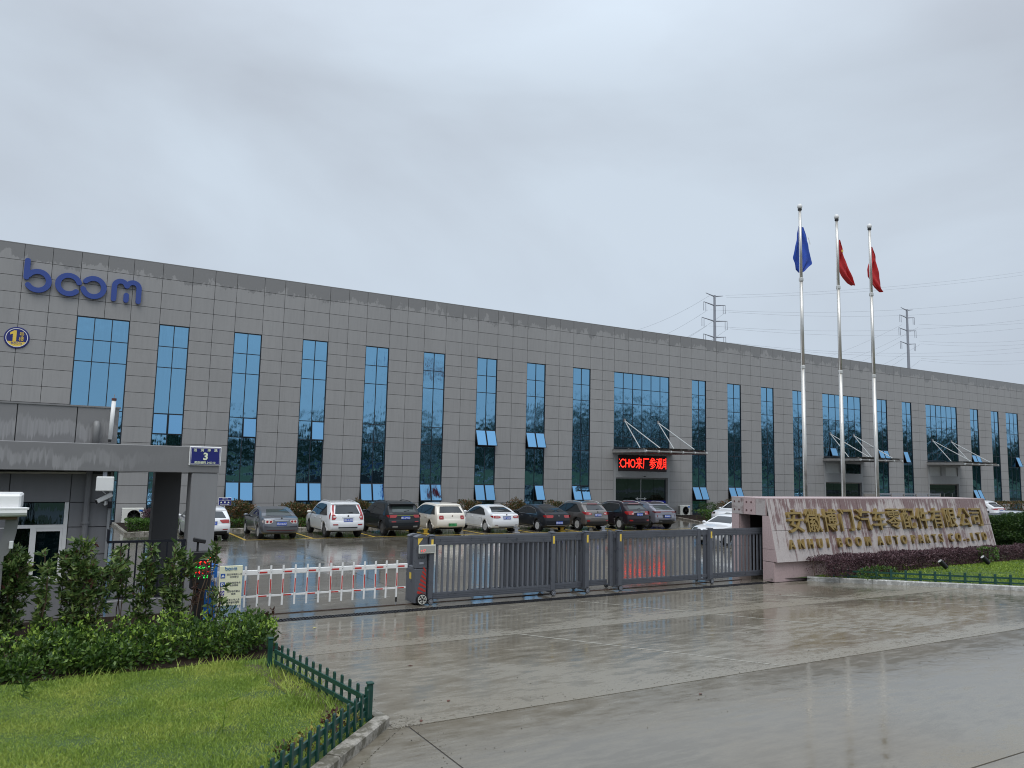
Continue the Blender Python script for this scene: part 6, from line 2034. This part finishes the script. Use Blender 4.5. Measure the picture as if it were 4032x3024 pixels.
# low clipped hedge in front of the gatehouse shrubs
lh = tag(thing('low_hedge', 'low leafy light green hedge along the back of the near lawn', 'hedge', (0.5, 14.4, 0.1)), None, None)
cs, ds = [], []
n = 25
for k in range(175):
    x = -3.2 + 6.85 * RNG.random()
    y = 13.62 + 1.6 * RNG.random()
    if k >= 130: x = -3.2 + 4.6 * RNG.random(); y = 13.50 + .3 * RNG.random()
    hh = 0.30 + 0.20 * RNG.random() + (0.10 if x > 1.6 else 0.0) + 0.07 * math.sin(x * 2.3)
    if y < 13.95: hh *= 0.75
    if x > 3.3: hh *= 0.8; y = 14.4 + 1.6 * RNG.random()
    if x > 2.5 and y > 14.9: hh = min(hh, 0.26)
    p, d_ = clump_points(165, (x, y, 0.10 + hh * 0.56), (0.24, 0.24, hh * 0.56), shell=0.45)
    cs.append(p); ds.append(d_)
C_, D_ = np.concatenate(cs), np.concatenate(ds)
m_ = C_[:, 2] > 0.12
stuff(leaf_object('foliage', C_[m_], 0.068, L_LOW, lh, up=0.45, outward=D_[m_], aspect=0.55))
tp = []
for k in range(330):
    x = -3.0 + 6.55 * RNG.random(); y = 13.72 + 1.5 * RNG.random() ** 1.3
    zt = 0.34 + 0.30 * RNG.random() + (0.12 if x > 1.6 else 0) + 0.07 * math.sin(x * 2.3)
    if y < 13.95: zt *= 0.55 + 0.4 * RNG.random()
    if x > 2.5: zt = min(zt, 0.52 if y < 14.9 else 0.36)
    tp.append(np.array([x, y, zt]) + RNG.normal(size=(7, 3)) * 0.022)
stuff(leaf_object('new_growth', np.concatenate(tp), 0.065, L_TIP, lh, up=0.9, aspect=0.5))
q = MB()
for k in range(150):
    x = -3.1 + 6.6 * random.random(); y = 13.8 + 1.4 * random.random()
    q.tube((x, y, 0.09), (x + random.uniform(-.15, .15), y + random.uniform(-.15, .15), 0.42), 0.007, 0.004, 5)
stuff(q.build('stem', BARK, lh))

# taller thin shrubs behind it
def tall_shrub(x, y, h, lean, n, label, dead=False, rad=0.2, z0=0.10, low=0.16, size=0.115):
    t = thing('tall_shrub', label, 'shrub', (x, y, z0), 'row of tall thin shrubs before the gatehouse')
    rng = np.random.default_rng(int(abs(x * 100)) + 3)
    q = MB()
    P, O = [], []
    stems = 3
    for k in range(stems):
        bx, by = x + rng.normal() * 0.06, y + rng.normal() * 0.06
        hh = h * (1.0 if k == 0 else 0.72 + 0.2 * rng.random())
        tx, ty = bx + lean + rng.normal() * 0.09, by + rng.normal() * 0.08
        pts = [Vector((bx + (tx - bx) * u ** 1.2 + 0.02 * math.sin(u * 9 + k), by + (ty - by) * u, z0 + hh * u)) for u in (0, .2, .4, .6, .8, .97)]
        q.path(pts, 0.0085, 5)
        m_ = int(n / stems / 10)
        for j in range(m_):
            u = low + (1 - low) * rng.random() ** 0.8
            i = min(4, int(u * 5)); f_ = u * 5 - i
            c0 = pts[i].lerp(pts[i + 1], min(1, f_))
            a_ = rng.random() * 6.28
            ln = rad * (0.35 + 0.65 * rng.random()) * (1.0 if u < 0.85 else 0.7)
            tip = c0 + Vector((math.cos(a_) * ln, math.sin(a_) * ln, 0.06 + 0.06 * rng.random()))
            q.tube(c0, tip, 0.004, 0.003, 4, caps=False)
            for l_ in range(10):
                w_ = 0.3 + 0.7 * rng.random()
                p = c0.lerp(tip, w_)
                P.append((p.x, p.y, p.z)); o = (tip - c0).normalized()
                O.append((o.x, o.y, 0.15))
    stuff(q.build('stem', BARK, t))
    stuff(leaf_object('foliage', np.array(P), size, L_DEAD if dead else L_TALL, t, up=0.25, outward=np.array(O) * 0.9, aspect=0.36, rng=rng))
    return t
tall_shrub(-0.74, 15.7, 1.72, 0.0, 1500, 'tall shrub at the left picture edge before the booth', rad=0.30)
tall_shrub(-0.44, 15.5, 1.62, 0.05, 1200, 'tall shrub right beside the curved booth bracket', rad=0.26)
tall_shrub(-0.02, 15.45, 1.70, 0.0, 620, 'thin sparse shrub in front of the gatehouse window', rad=0.12)
tall_shrub(0.42, 15.6, 1.80, 0.04, 2100, 'full tall shrub hiding the foot of the downpipe', rad=0.30)
tall_shrub(0.66, 15.4, 1.45, 0.06, 900, 'dark shrub just left of the black railing', rad=0.26)
tall_shrub(1.15, 15.5, 1.70, 0.03, 400, 'tall shrub with bare stems before the left railing bars', rad=0.14, low=0.5)
tall_shrub(1.52, 15.6, 1.70, 0.05, 900, 'tall shrub before the middle of the black railing', rad=0.20)
tall_shrub(1.97, 15.5, 1.66, 0.0, 1050, 'tall shrub before the right end of the black railing', rad=0.23)
tall_shrub(2.52, 15.6, 1.72, 0.10, 260, 'shrub with green top growing before the black terminal', rad=0.17, low=0.72)
tall_shrub(2.36, 15.55, 1.30, 0.02, 90, 'withered reddish shrub in front of the terminal screen', dead=True, rad=0.18, low=0.45, size=0.09)
tall_shrub(2.74, 15.7, 1.05, 0.03, 150, 'low sparse shrub before the cream notice board', rad=0.16, low=0.2)
tall_shrub(-1.2, 15.3, 1.5, 0.0, 900, 'shrub cut by the left picture edge under the booth', rad=0.28)
tall_shrub(3.42, 14.75, 0.50, 0.08, 130, 'small reddish sapling at the right tip of the hedge', dead=True, rad=0.12, low=0.4, size=0.07)

for x, y, h_, lab, mt_ in ((2.62, 8.78, .30, 'low rose bush with yellowish leaves near the lower picture edge', L_YEL), (2.35, 8.62, .22, 'small reddish rose bush between the pickets near the lower edge', L_DEAD),
                           (3.05, 9.25, .26, 'small reddish rose bush behind the slanting pickets', L_DEAD), (3.28, 9.42, .22, 'yellowish rose bush just left of the corner post', L_YEL), (2.15, 8.25, .30, 'green leafy weed on the kerb by the lowest pickets', L_GRN)):
    t = thing('rose_bush', lab, 'shrub', (x, y, 0.09), 'small rose bushes along the slanting fence')
    q = MB()
    for k in range(4): q.tube((x, y, .08), (x + .10 * math.cos(k * 1.7), y + .10 * math.sin(k * 1.7), .09 + h_ * (.7 + .1 * k)), .005, .003, 4)
    stuff(q.build('stem', BARK, t))
    p, o = clump_points(90, (x, y, .11 + h_ * .6), (.15, .13, h_ * .5), shell=0.3)
    stuff(leaf_object('foliage', p, .05, mt_, t, up=.3, outward=o, aspect=.55))

# planting beds along the factory front
def bed(name, pts, mat):
    bm = bmesh.new()
    f = bm.faces.new([bm.verts.new((x, y, 0.10)) for x, y in pts])
    bmesh.ops.triangulate(bm, faces=bm.faces[:])
    me = bpy.data.meshes.new(name); bm.to_mesh(me); bm.free(); me.materials.append(mat)
    struct(put(name, me))
bed('planting_bed', [(2.75, 45.4), (2.92, 39.05), (4.1, 39.55), (5.0, 40.12), (33.0, 40.12), (34.3, 45.4)], SOIL)
kerb('bed_kerb', [(34.4, 45.4), (33.1, 40.0), (5.0, 40.0), (4.1, 39.4), (2.8, 38.9), (2.62, 45.4)], KERB, 0.13, 0.12, 2.0)
bed('planting_bed', [(40.5, 45.4), (37.62, 38.72), (58, 38.72), (58, 45.4)], SOIL)
kerb('bed_kerb', [(58.1, 38.6), (37.46, 38.6), (40.35, 45.4)], KERB, 0.13, 0.12, 2.0)
def bush(name, label, cat, parts_, mat, size, n, grp, stem=True, up=0.3):
    c0 = parts_[0][0]
    t = thing(name, label, cat, (c0[0], c0[1], 0.1), grp)
    P, O = [], []
    for c, r in parts_:
        p, o = clump_points(int(n * (r[0] * r[2]) ** 0.5 / (parts_[0][1][0] * parts_[0][1][2]) ** 0.5), c, r, shell=0.62)
        P.append(p); O.append(o)
    P, O = np.concatenate(P), np.concatenate(O)
    m_ = P[:, 2] > 0.10
    stuff(leaf_object('foliage', P[m_], size, mat, t, up=up, outward=O[m_], aspect=0.5))
    if stem:
        q = MB()
        for k in range(4):
            q.tube((c0[0] + 0.05 * k - .1, c0[1], 0.08), (c0[0] + 0.25 * math.cos(k * 2), c0[1] + 0.2 * math.sin(k * 2), c0[2] + 0.1), 0.02, 0.01, 5)
        stuff(q.build('stem', BARK, t))
    return t
GB = 'rounded red tipped shrubs along the factory front'
for x, w_, hh, lab in ((8.15, .80, 1.20, 'red tipped shrub between white hatchback and grey saloon'), (10.95, .72, 1.22, 'red tipped shrub between grey saloon and white suv'),
                       (12.1, .5, 1.12, 'red tipped shrub peeping behind the white suv'), (14.6, .70, 1.22, 'red tipped shrub behind the dark suv'), (17.4, .6, 1.1, 'red tipped shrub behind the cream hatchback'),
                       (21.35, .75, 1.25, 'red tipped shrub between cream hatchback and white saloon'), (24.7, .85, 1.32, 'red tipped shrub between white and black saloons'),
                       (27.6, .7, 1.2, 'red tipped shrub behind the bronze suv'), (43.2, 1.2, 1.32, 'red tipped shrub by the granite wall left end')):
    bush('photinia_shrub', lab, 'shrub', [((x, 41.6, .66), (w_ * 1.1, .75, hh - .50)), ((x + .3, 41.4, .6), (w_ * .8, .6, hh - .56))], L_PHOT, 0.10, 2600, GB)
bush('ball_shrub', 'dark clipped ball shrub beside the right air conditioner', 'shrub', [((40.7, 41.3, .68), (.72, .7, .58))], L_DARK, 0.07, 2600, None)
bush('ball_shrub', 'dark purple ball shrub in the left planter by air conditioner', 'shrub', [((4.35, 43.2, .55), (.55, .55, .48))], L_PURP, 0.07, 2200, None)
def hedge_run(name, label, x0, x1, y0, y1, h, mat, size, dens, z0=0.1, wave=0.04, top=None):
    t = thing(name, label, 'hedge', ((x0 + x1) / 2, (y0 + y1) / 2, z0))
    n = int(dens * (x1 - x0))
    x = x0 + (x1 - x0) * RNG.random(n)
    w = RNG.random(n)
    s = RNG.random(n)
    tp = s < 0.45
    fr = (s >= 0.45) & (s < 0.85)
    H = h * (1 + wave * np.sin(x * 2.3) + wave * np.sin(x * 5.9 + 1))
    y = np.where(tp, y0 + (y1 - y0) * w, np.where(fr, y0 + 0.10 * RNG.random(n), y0 + (y1 - y0) * w))
    z = np.where(tp, H - 0.09 * RNG.random(n), H * RNG.random(n))
    rr = np.minimum(y - y0, y1 - y) < 0.12
    z = np.where(rr & tp, z - 0.08, z)
    o = np.column_stack([np.zeros(n), np.where(fr, -1.0, 0.0), np.where(tp, 1.0, 0.2)])
    stuff(leaf_object('foliage', np.column_stack([x, y, z0 + z]), size, mat, t, up=0.3, outward=o, aspect=0.55))
    q = MB()
    for k in range(int((x1 - x0) * 5)):
        xx = x0 + (x1 - x0) * random.random(); yy = y0 + (y1 - y0) * (0.2 + 0.6 * random.random())
        q.tube((xx, yy, z0 - 0.05), (xx + random.uniform(-.1, .1), yy, z0 + h * 0.8), 0.008, 0.005, 4)
    stuff(q.build('stem', BARK, t))
    return t
hedge_run('box_hedge', 'low bright green hedge in the planter left of gatehouse opening', 2.95, 4.9, 39.6, 42.0, .42, L_GRN, .085, 1700)
hedge_run('box_hedge', 'low bright green hedge in the bed behind the parked cars', 5.0, 33.0, 40.25, 41.2, .42, L_GRN, .09, 420)
hedge_run('box_hedge', 'low green hedge around the air conditioner right of the entrance', 38.2, 57, 38.9, 40.4, .66, L_GRN, .095, 620)
hedge_run('purple_hedge', 'dark purple clipped hedge along the foot of the granite wall', 20.75, 35.4, 15.95, 16.85, .55, L_PURP, .060, 2300, z0=.22)
q_ = hedge_run('photinia_hedge', 'red brown hedge along the facade at the right picture edge', 70, 99, 41.0, 43.0, 1.05, L_PHOT, .14, 260)
bush('dark_shrub', 'large dark green shrub at the right end of granite wall', 'shrub', [((35.4, 18.1, 1.0), (1.35, 1.0, .95)), ((36.6, 17.9, .95), (1.3, 1.0, .95)), ((35.9, 17.5, 1.35), (.9, .7, .65)), ((34.7, 18.0, 1.15), (.75, .7, .6)), ((37.6, 18.2, .8), (1.1, .9, .8))], L_DARK, 0.10, 9000, None)
bush('green_shrub', 'small light green shrub growing in the purple hedge', 'shrub', [((29.6, 15.9, .62), (.55, .3, .28))], L_GRN, 0.07, 500, None, stem=False)
# rose-like sprays at the left end of the purple hedge
bush('low_weeds_shrub', 'pale leafy weeds at the left end of the purple hedge', 'shrub', [((22.6, 15.55, .30), (1.0, .22, .22))], L_LOW, 0.07, 600, None, stem=False)

for x, y, lab in ((26.25, 15.5, 'black garden spotlight on the right lawn, nearer the gate'), (28.95, 15.55, 'black garden spotlight on the right lawn, nearer the shrub')):
    z = lawn_r(x, y)[0]
    t = thing('spotlight', lab, 'spotlight', (x, y, z), 'spotlights lighting the granite wall')
    d = Vector((-0.62, 0.35, 0.72)).normalized()
    p = Vector((x, y, z + 0.10))
    MB().tube((x, y, z - 0.02), p, 0.02).build('stake', BLACK, t)
    MB().tube(p - d * 0.05, p + d * 0.26, 0.075, 0.085, 12).build('housing', BLACK, t)
    MB().tube(p + d * 0.2605, p + d * 0.265, 0.07, 0.07, 12).build('lens', STEELW, t)

# grit and leaf bits washed onto the concrete
n = 1500
gx = 3.9 + 14 * RNG.random(n) ** 1.5; gy = np.where(RNG.random(n) < .5, 9.45 + .5 * RNG.random(n) ** 2, 8.0 + 8.6 * RNG.random(n))
gx = np.where(RNG.random(n) < .3, 3.92 + .35 * RNG.random(n) ** 2, gx)
k_ = RNG.random(n) < .15
gx = np.where(k_, 3.9 - (9.6 - 7.2) * 0.9 * (t_ := RNG.random(n)) + .12, gx); gy = np.where(k_, 9.55 - 2.4 * t_ - .05, gy)
sz = (0.004 + 0.010 * RNG.random(n) ** 3)[:, None]
ce = np.column_stack([gx, gy, np.full(n, 0.003)])
off = np.array([[1, 0, 0], [-.5, .87, 0], [-.5, -.87, 0], [0, 0, .7]])
v = (ce[:, None, :] + off[None] * sz[:, None, :] * (0.7 + 0.6 * RNG.random((n, 4, 1)))).reshape(-1, 3)
idx = np.arange(n)[:, None] * 4
tag(tri_mesh('grit', v, np.concatenate([idx + np.array([[0, 1, 3]]), idx + np.array([[1, 2, 3]]), idx + np.array([[2, 0, 3]])], 1).reshape(-1), leaf_mat('grit_mix', (0.03, 0.025, 0.018), (0.10, 0.085, 0.06), (0.30, 0.28, 0.22))), 'grit and leaf bits scattered on the wet concrete', 'grit', kind='stuff')

# fallen leaves on the wet concrete
FL = M('fallen_leaf_brown', (0.10, 0.035, 0.02), 0.6); FY = M('fallen_leaf_yellow', (0.55, 0.48, 0.14), 0.6)
for (x, y), mt_, lab in (((4.75, 15.9), FY, 'yellow leaf lying on the concrete before the gutter'), ((5.33, 12.3), FL, 'brown leaf lying behind the picket fence on wet concrete'),
                         ((5.05, 10.25), FL, 'red brown leaf on the concrete right of the kerb corner'), ((4.35, 9.62), FL, 'brown leaf just beside the kerb corner'),
                         ((17.6, 15.1), FL, 'brown leaf on the concrete before the name wall'), ((8.6, 8.9), FL, 'red leaf at the lower right of the concrete')):
    a_ = random.random() * 6
    q = MB()
    ca, sa = math.cos(a_), math.sin(a_)
    P = [(-.05, 0, .004), (0, .025, .014), (.055, 0, .006), (0, -.025, .012)]
    q.add([(x + u * ca - v * sa, y + u * sa + v * ca, z) for u, v, z in P], [(0, 1, 2), (0, 2, 3)])
    tag(q.build('fallen_leaf', mt_), lab, 'leaf', 'fallen leaves on the concrete')

# ------------------------------------------------------------------ across the road (seen only mirrored in the glazing)
q = MB()
prof = [(-30, 0.0), (-36, 0.6), (-42, 2.6), (-46, 3.1), (-75, 3.4)]
q.add([(x, y, z - 0.02) for x in (-120, 420) for y, z in prof], [(k, k + 1, 6 + k, 5 + k) for k in range(4)])
struct(q.build('grass_bank', M('bank_grass', (0.036, 0.058, 0.022), 0.9, ns=1.2, na=0.4)))
hf = MB()
for k in range(6): hf.box(38 + 3 * k, 40.96 + 3 * k, -43.1, -43.0, 2.4, 3.5)
o = hf.build('site_hoarding', M('hoarding_blue', (0.02, 0.055, 0.16), 0.5)); tag(o, 'blue sheet metal hoarding on the bank across the road', 'hoarding', kind='stuff')
P, O = [], []
q = MB()
for k in range(230):
    x = -70 + 400 * (k / 230) + RNG.normal() * 1.5
    y = -47 - 14 * RNG.random()
    h_ = (4.5 if x < 22 else 7.5 if x < 45 else 10.0 if x < 90 else 15.0) * (0.75 + 0.5 * RNG.random())
    r_ = 1.6 + 1.3 * RNG.random()
    q.tube((x, y, 3.0), (x, y, 3.2 + h_ * 0.85), 0.14, 0.05, 5, caps=False)
    p, o = clump_points(800, (x, y, 3.2 + h_ * 0.50), (r_, r_, h_ * 0.49), shell=0.35)
    if k % 2: 
        p2, o2 = clump_points(300, (x, -46.2, 4.6), (2.6, 1.0, 2.1), shell=0.3); P.append(p2); O.append(o2)
    P.append(p); O.append(o)
tl_ = tag(leaf_object('treeline', np.concatenate(P), 0.55, L_TREE, None, up=0.1, outward=np.concatenate(O), aspect=0.7), 'belt of trees across the road behind the viewer', 'trees', kind='stuff')
o = q.build('trunks', BARK, tl_); o['kind'] = 'stuff'
